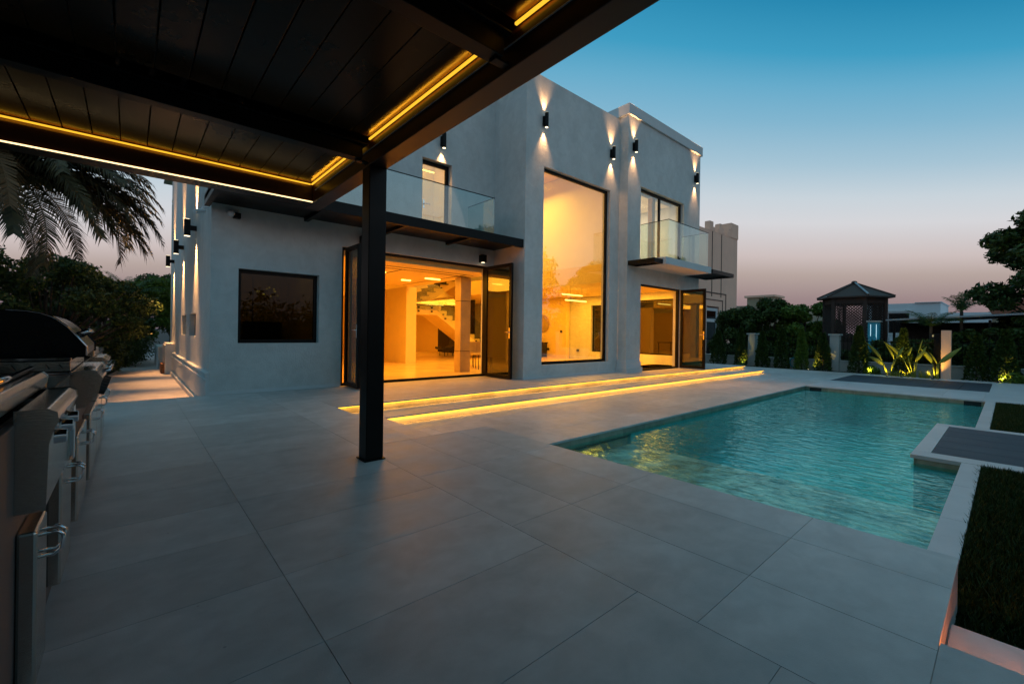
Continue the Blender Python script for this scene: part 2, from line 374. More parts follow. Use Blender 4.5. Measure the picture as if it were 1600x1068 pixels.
tiles(t, br(17.1005, 20.3995, 1.1, 17.1), [-6, -4, -2, -.3, .355], L2, th=.03)
struct(t, 'pool_coping', 'coping', bevel=.002)
t = MB(); tiles(t, br(7.4425, 9.8775, .49, 7.4425), br(-6, .6285, 1.2, .6285), L2, th=.03, g=.004)
tiles(t, br(17.1005, 20.3995, .55, 17.1), br(.357, 3.8565, .58, .357), L2, th=.03, g=.004)
struct(t, 'granite_paving', 'granite', bevel=.0015)
b = MB()   # bed below level 2
for (a, c, d, e) in ((2.8205, 14.57, 3.951, 6.0995), (14.701, 21.28, -6, 9.58), (7.18, 10.07, -6, .324), (3.27, 7.179, .22, .325), (10.071, 14.629, .22, .325), (17.851, 21.279, 9.5801, 9.59)):
    b.box(a, c, d, e, -.8, L2-.031)
struct(b, 'deck_base', 'poolwall')
# pool shell
b = MB()
b.quad((5.9, .3, -1.2), (14.66, .3, -1.2), (14.66, 3.93, -1.2), (5.9, 3.93, -1.2))
b.quad((5.9, .3, -1.2), (5.9, 3.9, -1.2), (5.9, 3.9, -.62), (5.9, .3, -.62))
b.box(5.9, 14.66, 3.885, 3.95, -1.5, L2-.13); b.box(14.63, 14.70, .3, 3.9, -1.5, L2-.13)
b.box(5.9, 14.66, .25, .325, -1.5, L2-.13); b.box(7.18, 10.07, .326, .76, -1.5, L2-.13)
struct(b, 'pool_basin', 'pool')
b = MB(); b.box(3.2, 5.9, .3, 3.9, -.75, -.56); b.box(3.2, 3.27, .3, 3.9, -.56, -.3); b.box(5.9005, 6.25, .34, 3.87, -1.19, -.85)
struct(b, 'pool_shelf', 'shelf')
b = MB()   # stone tile band round the water line
def band(f, a, c, step):
    x = a
    while x < c-1e-3: f(x+.002, min(x+step, c)-.002); x += step
band(lambda p, q: b.box(p, q, 3.883, 3.9, -.40, L2-.031), 3.28, 14.62, .6)
band(lambda p, q: b.box(14.628, 14.65, p, q, -.40, L2-.031), .33, 3.88, .6)
band(lambda p, q: b.box(p, q, .745, .7605, -.40, L2-.047), 7.18, 10.07, .6); band(lambda p, q: b.box(7.165, 7.18, p, q, -.40, L2-.047), .33, .745, .4)
struct(b, 'waterline_tiles', 'poolwall')
for y_, l_ in ((3.62, 'dark skimmer opening at the far left of the pool wall'), (.56, 'dark skimmer opening at the far right of the pool wall')): tag(MB().box(14.620, 14.6275, y_-.14, y_+.14, -.40, -.30).build('pool_skimmer', 'black'), l_, 'skimmer')
n = 2; b = MB(); b.quad((3.2705, .326, -.365), (14.628, .326, -.365), (14.628, 3.8825, -.365), (3.2705, 3.8825, -.365))
struct(b, 'pool_water', 'water')
# side path left of the villa
t = MB(); xs = [(-.75, 9.02), (-.66, 15.3), (.05, 23), (.78, 31.5)]
y = 9.021; k = 0
def pl(y):
    for (a, ya), (c, yc) in zip(xs, xs[1:]):
        if ya <= y <= yc: return a+(c-a)*(y-ya)/(yc-ya)
    return .78
while y < 31.4:
    y2 = min(y+.6, 31.5); i = len(t.v); a, c = pl(y), pl(y2); m_ = .9
    t.prism([(a, y+.003), (1.3, y+.003), (1.3, y2-.003), (c, y2-.003)], 'z', L2-.03, L2); y = y2
struct(t, 'side_path', 'stone2')
b = MB(); b.box(-6, 2, 9.0005, 9.015, -.6, -.03); struct(b, 'terrace_edge', 'coping')
# street and neighbour plots beyond the fence
b = MB(); b.quad((26, -60, -.446), (34, -60, -.446), (34, 80, -.446), (26, 80, -.446)); struct(b, 'street', 'asphalt')

# lawns: turf with standing blades
def grass(x0, x1, y0, y1, z, n, h, seed):
    r = np.random.default_rng(seed); P = np.stack([r.uniform(x0, x1, n), r.uniform(y0, y1, n), np.full(n, z)], 1)
    a = r.uniform(0, 2*np.pi, n); wd = .0035+.003*r.random(n); hh = h*(.6+.8*r.random(n))
    dx = np.stack([np.cos(a), np.sin(a), 0*a], 1)*wd[:, None]
    le = np.stack([r.normal(0, .35, n), r.normal(0, .35, n), np.ones(n)], 1)*hh[:, None]
    V = np.stack([P-dx, P+dx, P+le], 1).reshape(-1, 3); F = np.arange(3*n).reshape(-1, 3); return V, F
V1, F1 = grass(2.80, 7.13, -2.2, .198, L2-.03, 90000, .05, 3); V2, F2 = grass(10.13, 14.55, -1.2, .19, L2-.03, 30000, .045, 4)
V3, F3 = grass(21.32, 22.1, 2.0, 10.5, -.4, 26000, .12, 5)
tag(np_mesh('lawn', np.concatenate([V1, V2, V3]), np.concatenate([F1, F2+len(V1), F3+len(V1)+len(V2)]), 'blade'), 'short dark grass of the lawns beside the pool', 'grass', kind='stuff')
b = MB(); b.quad((2.775, -6, L2-.03), (7.179, -6, L2-.03), (7.179, .219, L2-.03), (2.775, .219, L2-.03)); b.quad((10.071, -6, L2-.03), (14.629, -6, L2-.03), (14.629, .219, L2-.03), (10.071, .219, L2-.03))
b.quad((21.285, -8, -.4), (22.6, -8, -.4), (22.6, 14, -.4), (21.285, 14, -.4))
struct(b, 'lawn_soil', 'turf')

# step lights: strips tucked under the nosings
for (x0, x1, y, z, lab) in ((2.36, 17.68, 6.652, -.022, 'amber light strip under the upper step nosing by the house'), (2.86, 17.83, 6.043, L1-.022, 'amber light strip under the lower step nosing above the pool deck')):
    b = MB(); b.box(x0, x1, y+.004, y+.013, z-.009, z-.001)
    tag(b.build('light_strip', 'ledstep'), lab, 'light strip'); area('strip_light', ((x0+x1)/2, y+.014, z-.012), x1-x0, .008, 19, (1, .42, .03), (R(-35) if 0 else R(38), 0, 0))
b = MB(); b.box(2.3215, 2.327, -2.0, .15, -.035, -.024)
tag(b.build('light_strip', 'ledo'), 'orange light strip under the terrace edge above the stone tread by the lawn', 'light strip')

# ================================================================ THE VILLA
YF, YT, YB = 9.0, 7.8, 7.5
V = thing('villa', 'white two storey villa with tall lit window and glass balconies', 'house', (1.0, 9.0, 0))
XB = 11.05; XE = 15.58; ZT = 7.6
b = MB()
# left wing front
wall(b, 'y', YF, .28, 1.02, 7.2, 0, ZT, [(1.43, 2.80, .89, 2.22), (3.24, 7.02, 0, 2.86), (5.05, 5.86, 3.40, 5.19)])
# left flank (x=1.02), small recessed windows
wall(b, 'x', 1.02, .28, YF+.281, 18.4, 0, ZT, [(11.15, 12.42, .98, 1.47), (13.2, 14.45, .98, 1.47)])
wall(b, 'y', 18.681, -.28, 1.02, 4, 0, ZT); wall(b, 'x', 4.001, .28, 18.682, 24.5, 0, ZT); wall(b, 'y', 24.781, -.28, 4.001, XE, 0, ZT)
b.build('wing_wall', 'stucco', V)
b = MB()
wall(b, 'x', 7.2, .28, YT+.281, YF, 0, ZT); wall(b, 'y', YT, .28, 7.2, XB, 0, ZT, [(7.83, 10.60, .33, 5.36)])
b.build('tower_wall', 'stucco', V)
b = MB()
b.quad((XB, YB+.281, 0), (XB, YT-.001, 0), (XB, YT-.001, 7.6), (XB, YB+.281, 7.6))
wall(b, 'y', YB, .28, XB, XE, 0, 7.65, [(11.74, 14.42, 3.42, 5.68), (11.80, 14.28, 0, 2.70)])
wall(b, 'x', XE, -.28, YB+.281, 24.5, 0, 7.65, [(8.1, 10.6, .35, 2.5), (11.45, 12.2, .35, 2.38)])
b.build('corner_block_wall', 'stucco', V)
b = MB(); b.prism([(XB-.06, YB-.06), (XE+.06, YB-.06), (XE+.06, 24.5), (XB-.06, 24.5)], 'z', 7.6505, 7.95); b.build('parapet_cornice', 'trim', V, bevel=.008)
b = MB(); b.quad((1.12, 11.15, .98), (1.12, 12.42, .98), (1.12, 12.42, 1.47), (1.12, 11.15, 1.47)); b.quad((1.12, 13.2, .98), (1.12, 14.45, .98), (1.12, 14.45, 1.47), (1.12, 13.2, 1.47))
b.pieces('flank_window', 'void', V)
b = MB(); b.box(1.03, XB+.01, YF+.01, 24.4, 7.42, 7.5); b.box(7.21, XB-.01, YT+.01, YF+.0095, 7.42, 7.5); b.build('roof', 'trim', V)
# pilasters, plinths and base mouldings
b = MB()
b.box(XB-.30, 11.70, YB-.03, YB-.0005, .33, 7.6)     # corner pilaster face
b.build('pilaster', 'trim', V, bevel=.01) if False else None
b = MB()
b.box(7.185, 7.215, YT-.015, YF-.015, 0, .06); b.box(7.2155, XB-.0005, YT-.015, YT-.0005, 0, .06); b.box(1.0, 3.23, YF-.015, YF-.0005, 0, .06); b.box(7.025, 7.184, YF-.015, YF-.0005, 0, .06)
b.pieces('skirting', 'trim', V, bevel=.003)
b = MB()
# stepped base of the corner block column
for (o, z0, z1) in ((.10, 0, .14), (.06, .1405, .30), (.035, .3005, .34), (.015, .3405, .38)):
    b.prism([(XB-o-.0, YB-o), (11.74+o*.6, YB-o), (11.74+o*.6, YB-.0008), (XB-.0008, YB-.0008), (XB-.0008, YT-.016), (XB-o, YT-.016)], 'z', z0, z1)
for (o, z0, z1) in ((.10, 0, .14), (.06, .1405, .30), (.035, .3005, .34)):
    b.box(14.36-o, XE+o, YB-o, YB-.0008, z0, z1)
b.pieces('column_base', 'trim', V, bevel=.006)
b = MB()   # flank plinth with two mouldings, runs back along the side path
for (o, z0, z1) in ((.10, -.26, -.16), (.055, -.16, .26), (.085, .2605, .30), (.05, .3005, .36), (.075, .3605, .40)):
    b.box(1.02-o, 1.0195, YF+.0, 16.8, z0, z1)
b.build('flank_plinth', 'trim', V, bevel=.008)
b = MB(); b.box(.80, 1.019, 16.81, 18.3, -.26, .62); b.box(.83, 1.019, 16.81, 18.3, .6205, .67); b.box(.72, 1.1, 19.2, 22, -.26, .5); b.pieces('flank_buttress', 'trim', V, bevel=.01)
# slab between floors, ceilings, floors, inner walls
b = MB(); b.box(1.31, XE-.29, 9.29, 24.2, -.02, 0.0); b.box(7.49, XE-.29, 8.09, 9.2895, -.02, 0.0); b.box(11.34, XE-.29, 7.79, 8.0895, -.02, 0.0)
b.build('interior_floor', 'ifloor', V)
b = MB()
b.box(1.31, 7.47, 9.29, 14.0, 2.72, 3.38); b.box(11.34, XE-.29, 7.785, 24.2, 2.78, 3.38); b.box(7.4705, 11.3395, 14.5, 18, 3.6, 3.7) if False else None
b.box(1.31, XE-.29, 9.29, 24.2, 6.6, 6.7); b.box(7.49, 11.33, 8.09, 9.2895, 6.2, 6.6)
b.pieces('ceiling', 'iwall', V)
b = MB()
b.box(7.32, 7.72, 14.05, 24.1, 0.0, 2.719)       # wall block behind the opening
b.box(12.5, 12.7, 20.3, 24.1, 0, 6.5); b.box(15.05, 15.269, 13.42, 16.5, 0, 2.779)
b.box(1.31, 12.49, 24.0, 24.19, 0, 6.5)
b.box(XE-.31, XE-.285, 7.8, 8.09, 0, 2.77); 
b.box(1.31, 1.34, 9.3, 18.1, 0, 2.719); b.box(4.29, 4.32, 18.4, 24, 0, 6.5)
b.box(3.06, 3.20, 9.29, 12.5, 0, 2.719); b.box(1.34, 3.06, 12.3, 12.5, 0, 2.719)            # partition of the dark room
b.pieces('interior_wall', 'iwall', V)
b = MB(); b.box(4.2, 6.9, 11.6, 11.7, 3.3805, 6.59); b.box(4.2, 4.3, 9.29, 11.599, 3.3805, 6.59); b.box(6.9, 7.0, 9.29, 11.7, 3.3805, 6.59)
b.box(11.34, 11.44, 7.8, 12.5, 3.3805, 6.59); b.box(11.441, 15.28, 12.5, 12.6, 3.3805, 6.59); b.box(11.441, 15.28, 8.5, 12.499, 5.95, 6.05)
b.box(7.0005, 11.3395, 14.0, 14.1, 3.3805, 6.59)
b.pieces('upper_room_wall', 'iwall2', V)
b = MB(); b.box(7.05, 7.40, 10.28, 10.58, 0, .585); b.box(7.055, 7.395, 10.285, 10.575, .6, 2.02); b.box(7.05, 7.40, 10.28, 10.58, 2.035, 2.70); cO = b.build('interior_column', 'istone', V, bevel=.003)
b = MB(); b.box(7.06, 7.39, 10.29, 10.57, .5852, .5998); b.box(7.06, 7.39, 10.29, 10.57, 2.0202, 2.0348); b.pieces('column_band', 'black', cO)
b = MB()   # shadow-gap tracks in the ceiling
for y in (9.9, 10.25): b.box(4.0, 7.2, y, y+.03, 2.712, 2.7195)
b.box(6.95, 6.98, 9.95, 13.6, 2.712, 2.7195); b.box(5.2, 5.23, 10.3, 13.6, 2.712, 2.7195)
b.pieces('ceiling_track', 'black', V)
b = MB(); b.box(12.46, 12.499, 17.0, 20.29, 0.05, 2.7); b.build('dark_inner_window', 'enamel', V)
# staircase
def zig(x0, z0, dx, dz, n_):
    p = [(x0, z0)]
    for k in range(n_): p += [(x0+k*dx, z0+(k+1)*dz), (x0+(k+1)*dx, z0+(k+1)*dz)] if dz > 0 else [(x0+(k+1)*dx, z0+k*dz), (x0+(k+1)*dx, z0+(k+1)*dz)]
    return p
lo = zig(9.35, 2.19, .29, -.19, 11)
S = MB(); S.prism([(8.36, 1.82), (8.36, 2.19)]+lo+[(12.54, 0.0), (12.2, 0.0), (9.45, 1.82)], 'y', 15.5, 16.7)
st = S.build('staircase', 'iwall', V)
upz = zig(9.10, 2.30, .33, .19, 9)
b = MB(); b.prism(upz+[(12.07, 3.75), (9.55, 2.24)], 'y', 16.85, 17.9); b.build('upper_flight', 'iwall', st)
b = MB(); b.box(8.34, 9.36, 15.47, 16.72, 2.192, 2.225)
for k in range(10): b.box(9.34+k*.29, 9.34+(k+1)*.29+.03, 15.47, 16.72, 2.192-k*.19, 2.225-k*.19) if k else None
for k in range(9): b.box(9.07+k*.33, 9.07+(k+1)*.33+.06, 16.70, 17.92, 2.302+(k+1)*.19, 2.345+(k+1)*.19); b.box(9.095+k*.33, 9.099+k*.33, 16.83, 17.9, 2.345+k*.19, 2.30+(k+1)*.19)
b.pieces('tread', 'black', st)
b = MB()
for x, z in ((8.6, 2.10), (8.6, 1.95), (9.2, 2.10), (9.2, 1.95), (9.75, 1.85), (9.85, 1.68), (10.6, 1.3), (10.7, 1.13), (11.45, .75), (11.55, .58)): b.box(x-.03, x+.03, 15.44, 15.499, z-.03, z+.03)
b.pieces('glass_bolt', 'black', st)
b = MB(); b.prism([(8.36, 2.0), (9.40, 2.0), (12.4, .1), (12.4, 1.0), (9.40, 3.05), (8.36, 3.05)], 'y', 15.41, 15.42); b.build('balustrade', 'glass', st)

# windows --------------------------------------------------------
def window(a0, a1, z0, z1, ax='y', pos=None, depth=.06, w_=.06, bars=(), hb=(), glass='glass', name='window', gy=.03, fm='metal'):
    fr = frame(MB(), ax, pos, depth, a0, a1, z0, z1, w_, bars, None, hb).build(name, fm, V, bevel=.004)
    q = MB(); 
    if ax == 'y': q.box(a0+w_*.5, a1-w_*.5, pos+gy, pos+gy+.008, z0+w_*.5, z1-w_*.5)
    else: q.box(pos+gy, pos+gy+.008, a0+w_*.5, a1-w_*.5, z0+w_*.5, z1-w_*.5)
    q.build('pane', glass, fr); return fr
window(7.832, 10.598, .332, 5.358, pos=YT+.10, w_=.075)
window(1.432, 2.798, .892, 2.218, pos=YF+.13, w_=.06, glass='dglass')
window(11.742, 14.418, 3.422, 5.678, pos=YB+.12, w_=.08, bars=(13.05,))
wd = window(5.052, 5.858, 3.402, 5.188, pos=YF+.14, w_=.085, name='balcony_door')
b = MB(); b.tube([(5.17, YF+.13, 4.15), (5.17, YF+.08, 4.15), (5.30, YF+.08, 4.15)], .012); b.box(5.15, 5.19, YF+.128, YF+.139, 4.05, 4.25); b.build('handle', 'chrome', wd)
window(8.102, 10.598, .352, 2.498, ax='x', pos=XE-.17, w_=.05, glass='iglass')
window(11.452, 12.198, .352, 2.378, ax='x', pos=XE-.17, w_=.05, glass='iglass')
# big sliding/bifold openings: outer frame
frame(MB(), 'y', YF+.06, .10, 3.242, 7.018, 0.002, 2.858, .055).build('door_frame', 'metal', V, bevel=.004)
frame(MB(), 'y', YB+.06, .10, 11.802, 14.278, 0.002, 2.698, .05, ).build('door_frame', 'metal', V, bevel=.004)
b = MB(); b.box(5.052, 5.858, YF-.0, YF+.139, 5.1885, 5.1895); 
def leaf(x, y0, y1, z1, th=.05, sgn=1, side='x', x1=None):
    """open folded door leaf standing perpendicular to the facade"""
    fr = MB()
    if side == 'x': frame(fr, 'x', x, th, y0, y1, .02, z1, .085)
    o = fr.build('bifold_leaf', 'metal', V, bevel=.004)
    q = MB(); q.box(x+th*.4, x+th*.4+.008, y0+.05, y1-.05, .07, z1-.05); q.build('pane', 'doorglass', o)
    h = MB(); yy = y0+.045
    h.box(x-.012, x-.0005, yy-.02, yy+.02, 1.0, 1.26); h.tube([(x-.012, yy, 1.15), (x-.055, yy, 1.15), (x-.055, yy+.11, 1.15)], .010); h.build('handle', 'chrome', o)
    return o
leaf(3.30, 8.28, 8.995, 2.83); leaf(3.365, 8.30, 8.985, 2.83)
leaf(6.90, 7.93, 8.97, 2.83); leaf(6.965, 7.99, 8.98, 2.83)
# the corner block opening: one leaf folded back beyond the jamb, one standing out
leaf(14.24, 6.62, 7.49, 2.68); leaf(14.305, 6.66, 7.49, 2.68)
# balcony over the left wing: black framed slab and glass
bal = MB(); bal.box(.92, 7.199, 7.86, 8.9995, 3.30, 3.39); bal.box(.92, 7.199, 7.84, 7.92, 3.22, 3.42); bal.box(.92, 1.0, 7.921, 8.9995, 3.22, 3.42)
for x in (2.5, 4.1, 5.7): bal.box(x, x+.08, 7.921, 8.9995, 3.235, 3.2995)
bo = bal.build('balcony', 'metal', V, bevel=.004)
q = MB()
for a, c in ((1.25, 2.45), (2.46, 3.67), (3.68, 4.89), (4.90, 6.36)): q.box(a, c, 7.95, 7.962, 3.42, 4.26)
q.box(6.348, 6.36, 7.964, 8.99, 3.42, 4.26); q.build('balustrade', 'rail_glass', bo)
q = MB(); q.box(1.25, 6.37, 7.945, 7.967, 4.2605, 4.275); q.box(6.343, 6.365, 7.968, 8.99, 4.2605, 4.275); q.build('top_rail', 'metal', bo)
# balcony of the corner block: white slab with black louvred wings
b2 = MB(); b2.box(11.55, 14.42, 6.52, YB-.0005, 3.18, 3.385); bo2 = b2.build('balcony', 'trim', V, bevel=.006)
def wing(x0, x1, y0):
    q = MB(); frameb = (x0, x1)
    q.box(x0, x1, y0, y0+.05, 3.19, 3.32); q.box(x0, x1, YB-.05, YB-.001, 3.19, 3.32); q.box(x0, x0+.05, y0+.0505, YB-.0505, 3.19, 3.32); q.box(x1-.05, x1, y0+.0505, YB-.0505, 3.19, 3.32)
    n_ = int((YB-y0)/.12)
    for k in range(1, n_): q.box(x0+.0505, x1-.0505, y0+k*.12, y0+k*.12+.025, 3.21, 3.30)
    q.build('canopy_wing', 'metal', bo2, bevel=.003)
wing(11.09, 11.549, 6.62); wing(14.421, 16.1, 6.48)
q = MB(); q.box(11.75, 13.0, 6.56, 6.572, 3.385, 4.49); q.box(13.01, 14.25, 6.56, 6.572, 3.385, 4.49); q.box(11.745, 11.757, 6.574, YB-.01, 3.385, 4.49); q.box(14.238, 14.25, 6.574, YB-.01, 3.385, 4.49)
q.build('balustrade', 'rail_glass', bo2)
q = MB(); q.box(11.74, 14.26, 6.555, 6.577, 4.4905, 4.505); q.box(11.74, 11.762, 6.578, YB-.01, 4.4905, 4.505); q.box(14.233, 14.255, 6.578, YB-.01, 4.4905, 4.505); q.build('top_rail', 'metal', bo2)
b = MB(); b.box(.72, 1.0, 17.1, 17.9, L2, .04); tag(b.build('stone_step', 'terracotta', bevel=.01), 'small stone step against the flank of the villa', 'step')

# exterior wall lamps (up and down)
WARM = (1, .50, .20)
def sconce(x, y, z, face, lab, up_=True, dn_=True, e=95, h=.36, first=None, s=.055, grp='black wall lamps shining up and down'):
    T = thing('wall_lamp', lab, 'wall lamp', (x, y, z), grp)
    o = (0, -.11) if face == 'y' else (-.16, 0)
    cx, cy = x+o[0], y+o[1]
    q = MB(); q.tube([(cx, cy, z-h/2), (cx, cy, z+h/2)], s, 6 if face == 'y' else 4); q.build('lamp_body', 'metal', T, bevel=.004)
    q = MB(); 
    if face == 'y': q.box(x-.04, x+.04, y-.06, y-.0005, z-h*.32, z+h*.32)
    else: q.box(x-.11, x-.0005, y-.03, y+.03, z-.05, z+.05)
    q.build('bracket', 'metal', T, bevel=.003)
    for sg, on in ((-1, dn_), (1, up_)):
        if not on: continue
        q = MB(); q.tube([(cx, cy, z+sg*(h/2+.001)), (cx, cy, z+sg*(h/2+.006))], s*.72, 12); q.build('lens', 'lampglow', T)
        off = .075 if face == 'y' else .09
        lx, ly = (x, y-off) if face == 'y' else (x-off, y)
        tx, ty = (x, y) if face == 'y' else (x+.02, y)
        spot('lamp_light', (lx, ly, z+sg*(h/2+.01)), (tx, ty, z+sg*(h/2+(1.6 if face == 'y' else 2.6))), e, WARM if face == 'y' else (1, .46, .15), 64 if face == 'y' else 58, 1.0, .03 if face == 'y' else .012)
    return T
sconce(7.79, YT, 6.47, 'y', 'black wall lamp at the left end of the tall window bay')
sconce(10.60, YT, 6.44, 'y', 'black wall lamp in the inner corner above the tall window')
sconce(11.30, YB, 6.75, 'y', 'black wall lamp on the corner block nearest the inner corner')
sconce(15.15, YB, 6.72, 'y', 'black wall lamp at the far right end of the corner block')
sconce(5.56, YF, 5.68, 'y', 'black wall lamp above the upper balcony door')
for y, lab in ((11.2, 'black square wall lamp on the flank, nearest the villa corner'), (14.1, 'middle black square wall lamp on the flank over the side path'), (17.3, 'farthest black square wall lamp on the flank over the side path')):
    sconce(1.02, y, 3.22, 'x', lab, h=.34, e=760, s=.075)
def downlamp(x, lab):
    T = thing('ceiling_lamp', lab, 'wall lamp', (x, YF, 2.98), 'small black lamps over the folding doors')
    q = MB(); q.box(x-.07, x+.07, YF-.16, YF-.0005, 2.93, 3.12); q.build('lamp_body', 'metal', T, bevel=.005)
    q = MB(); q.tube([(x, YF-.09, 2.928), (x, YF-.09, 2.922)], .045, 12); q.build('lens', 'lampglow', T)
    spot('lamp_light', (x, YF-.09, 2.92), (x, YF-.05, 2), 12, WARM, 80, 1, .03)
downlamp(6.78, 'small black lamp over the right folding door leaf'); downlamp(3.66, 'small black lamp over the left folding door leaf')
# security cameras
T = thing('security_camera', 'white bullet security camera on the villa corner', 'camera', (1.02, 9.3, 3.25))
MB().tube([(1.01, 9.3, 3.27), (.93, 9.3, 3.25), (.9, 9.25, 3.19)], .018).build('bracket', 'camwhite', T); MB().tube([(.95, 9.3, 3.20), (.80, 9.12, 3.13)], .035, 12).build('camera_body', 'camwhite', T)
T = thing('security_camera', 'dark turret security camera under the long balcony', 'camera', (1.36, 9.0, 3.18))
MB().ell((1.30, 8.93, 3.15), (.06, .06, .06)).build('camera_body', 'camwhite', T, smooth=True); MB().box(1.33, 1.44, 8.90, 8.9995, 3.08, 3.17).build('bracket', 'metal', T)

# interior lamps (ceiling bars and spots) and their light
AMB = (1, .40, .025)
def lamp_bar(x0, x1, y0, y1, z, lab, name='ceiling_light'):
    tag(MB().box(x0, x1, y0, y1, z-.03, z).build(name, 'ceil_lamp'), lab, 'ceiling light', 'ceiling lights inside the villa')
lamp_bar(4.7, 5.1, 10.95, 11.0, 2.715, 'bright ceiling light bar inside, nearest the black post')
lamp_bar(6.2, 6.5, 12.2, 12.25, 2.715, 'bright ceiling light bar inside, above the wall block')
lamp_bar(6.5, 7.0, 11.3, 11.35, 2.715, 'bright ceiling light bar inside, left of the column')
lamp_bar(5.9, 5.98, 13.2, 13.28, 2.715, 'small square ceiling light inside the open doors')
lamp_bar(12.2, 13.0, 9.2, 9.25, 2.775, 'ceiling light bar inside the corner block')
lamp_bar(13.6, 14.4, 9.6, 9.65, 2.775, 'second ceiling light bar inside the corner block, farther right')
area('room_light', (4.9, 11.2, 2.68), 3.0, 3.2, 210, AMB); area('room_light', (9.4, 12.0, 6.1), 3.0, 3.5, 340, (1, .49, .05))
area('room_light', (9.5, 17.5, 6.4), 4.5, 4.5, 560, AMB); area('room_light', (13.4, 10.6, 2.74), 3.0, 4.5, 400, AMB)
area('room_light', (5.5, 10.4, 6.4), 1.6, 1.4, 45, (1, .46, .09)); area('room_light', (13.3, 10.2, 5.92), 2.6, 2.6, 150, (1, .70, .42))
area('room_light', (13.5, 16, 2.74), 2.0, 5, 130, AMB)
MB()
led = MB().box(11.5, 15.2, 11.9, 11.94, 5.88, 5.9); tag(led.build('cove_light', 'ceil_lamp'), 'cove light line in the upper corner room', 'cove light')
led = MB().box(4.4, 6.8, 11.4, 11.44, 5.88, 5.9); tag(led.build('cove_light', 'ceil_lamp'), 'cove light line behind the upper balcony door', 'cove light')
# pendant rings in the tall room
for i, (x, y, z, lab) in enumerate(((12.2, 10.6, 2.55, 'upper glowing bar pendant behind the tall window'), (11.7, 10.0, 2.28, 'lower glowing bar pendant behind the tall window'))):
    T = thing('pendant_light', lab, 'pendant light', (x, y, z), 'bar pendants behind the tall window')
    MB().box(x-.55, x+.55, y-.02, y+.02, z-.02, z+.02).build('light_bar', 'ceil_lamp', T); MB().tube([(x-.3, y, z+.02), (x-.3, y, 2.78)], .004, 6).tube([(x+.3, y, z+.02), (x+.3, y, 2.78)], .004, 6).build('cord', 'black', T)
tag(MB().box(12.80, 12.98, 7.75, 7.9, 3.40, 5.6).build('curtain', emit('x', (0, 0, 0), 0) if 0 else 'gold'), 'golden curtain behind the corner balcony window', 'curtain')
area('room_light', (2.2, 10.8, 2.6), 1.2, 1.2, 7, (1, .62, .2))
T = thing('chandelier', 'small cluster of bulbs seen through the dark square window', 'chandelier', (2.25, 10.6, 1.95)); r = random.Random(3); q = MB(); q2 = MB()
q.tube([(2.25, 10.6, 2.7), (2.25, 10.6, 2.0)], .006, 6)
for k in range(11):
    a = k*.571; rr_ = .10+.12*r.random(); p_ = (2.25+rr_*math.cos(a), 10.6+rr_*math.sin(a), 1.98+r.uniform(-.12, .08)); q.tube([(2.25, 10.6, 2.02), p_], .003, 4); q2.ell(p_, (.011, .011, .011), 6, 4)
q.build('arm', 'black', T); q2.pieces('bulb', 'ceil_lamp', T)
tag(MB().box(2.05, 2.85, 12.0, 12.25, 0, 1.30).box(2.02, 2.88, 11.98, 12.26, 1.301, 1.33).build('sideboard', 'black', bevel=.01), 'black sideboard behind the dark square window', 'cabinet')
T = thing('display_rack', 'slim black rack at the left inside the dark square window', 'rack', (1.7, 9.6, 0)); q = MB(); frame(q, 'y', 9.6, .03, 1.55, 1.78, .95, 2.2, .02, hb=(1.2, 1.5, 1.85)); q.build('rack_frame', 'black', T)
# furniture inside
def chair(x, y, rz, lab):
    T = thing('dining_chair', lab, 'chair', (0, 0, 0), 'dining chairs inside')
    MB().box(-.22, .22, -.22, .22, .44, .48).build('seat', 'istone', T, bevel=.01)
    MB().prism([(-.22, .20), (.22, .20), (.20, .25), (-.20, .25)], 'z', .5, .84).build('backrest', 'istone', T, bevel=.01)
    for sx in (-1, 1):
        for sy in (-1, 1): MB().tube([(sx*.19, sy*.19, .44), (sx*.22, sy*.22, 0)], .012, 6).build('leg', 'black', T)
    T.location = (x, y, 0); T.rotation_euler = (0, 0, rz)
chair(8.15, 10.95, .3, 'dining chair inside, in front of the table beside the column'); chair(8.55, 11.35, 2.6, 'dining chair inside, behind the first one beside the table')
T = thing('dining_table', 'dark slim table inside behind the open doors', 'table', (8.9, 11.3, 0))
MB().box(8.2, 9.9, 11.5, 12.3, .71, .74).build('tabletop', 'wood', T)
for x, y in ((8.26, 11.56), (9.84, 11.56), (8.26, 12.24), (9.84, 12.24)): MB().tube([(x, y, .71), (x, y, 0)], .02, 6).build('leg', 'black', T)
T = thing('lounge_chair', 'black curved lounge chair under the staircase', 'chair', (11.3, 17.6, 0))
prof = [(-.45, .35), (-.30, .30), (.1, .28), (.35, .42), (.48, .9), (.42, .92), (.28, .5), (.05, .37), (-.28, .38), (-.43, .43)]
MB().prism([(11.3+a, z) for a, z in prof], 'y', 17.3, 17.9).build('seat', 'black', T, bevel=.01)
for x, y in ((11.05, 17.4), (11.05, 17.8), (11.5, 17.4), (11.5, 17.8)): MB().tube([(x, y, .3), (x, y, 0)], .015, 6).build('leg', 'black', T)
tag(MB().tube([(15.01, 14.9, 1.6), (15.045, 14.9, 1.6)], .42, 24).build('wall_disc', 'istone'), 'round decorative disc on the wall behind the tall window', 'wall decoration')
for x, y, z, lab in ((15.03, 13.72, 1.22, 'dark switch plate at standing height behind the tall window'), (15.03, 14.55, .38, 'left low socket plate behind the tall window'), (15.25, 12.9, .38, 'right low socket plate behind the tall window')):
    tag(MB().box(x, x+.018, y-.07, y+.07, z-.05, z+.05).build('wall_plate', 'black'), lab, 'switch')
T = thing('console_table', 'dark slim console table under the round disc behind the tall window', 'table', (14.8, 15.0, 0))
MB().box(14.65, 15.03, 14.55, 15.7, .66, .70).build('tabletop', 'wood', T)
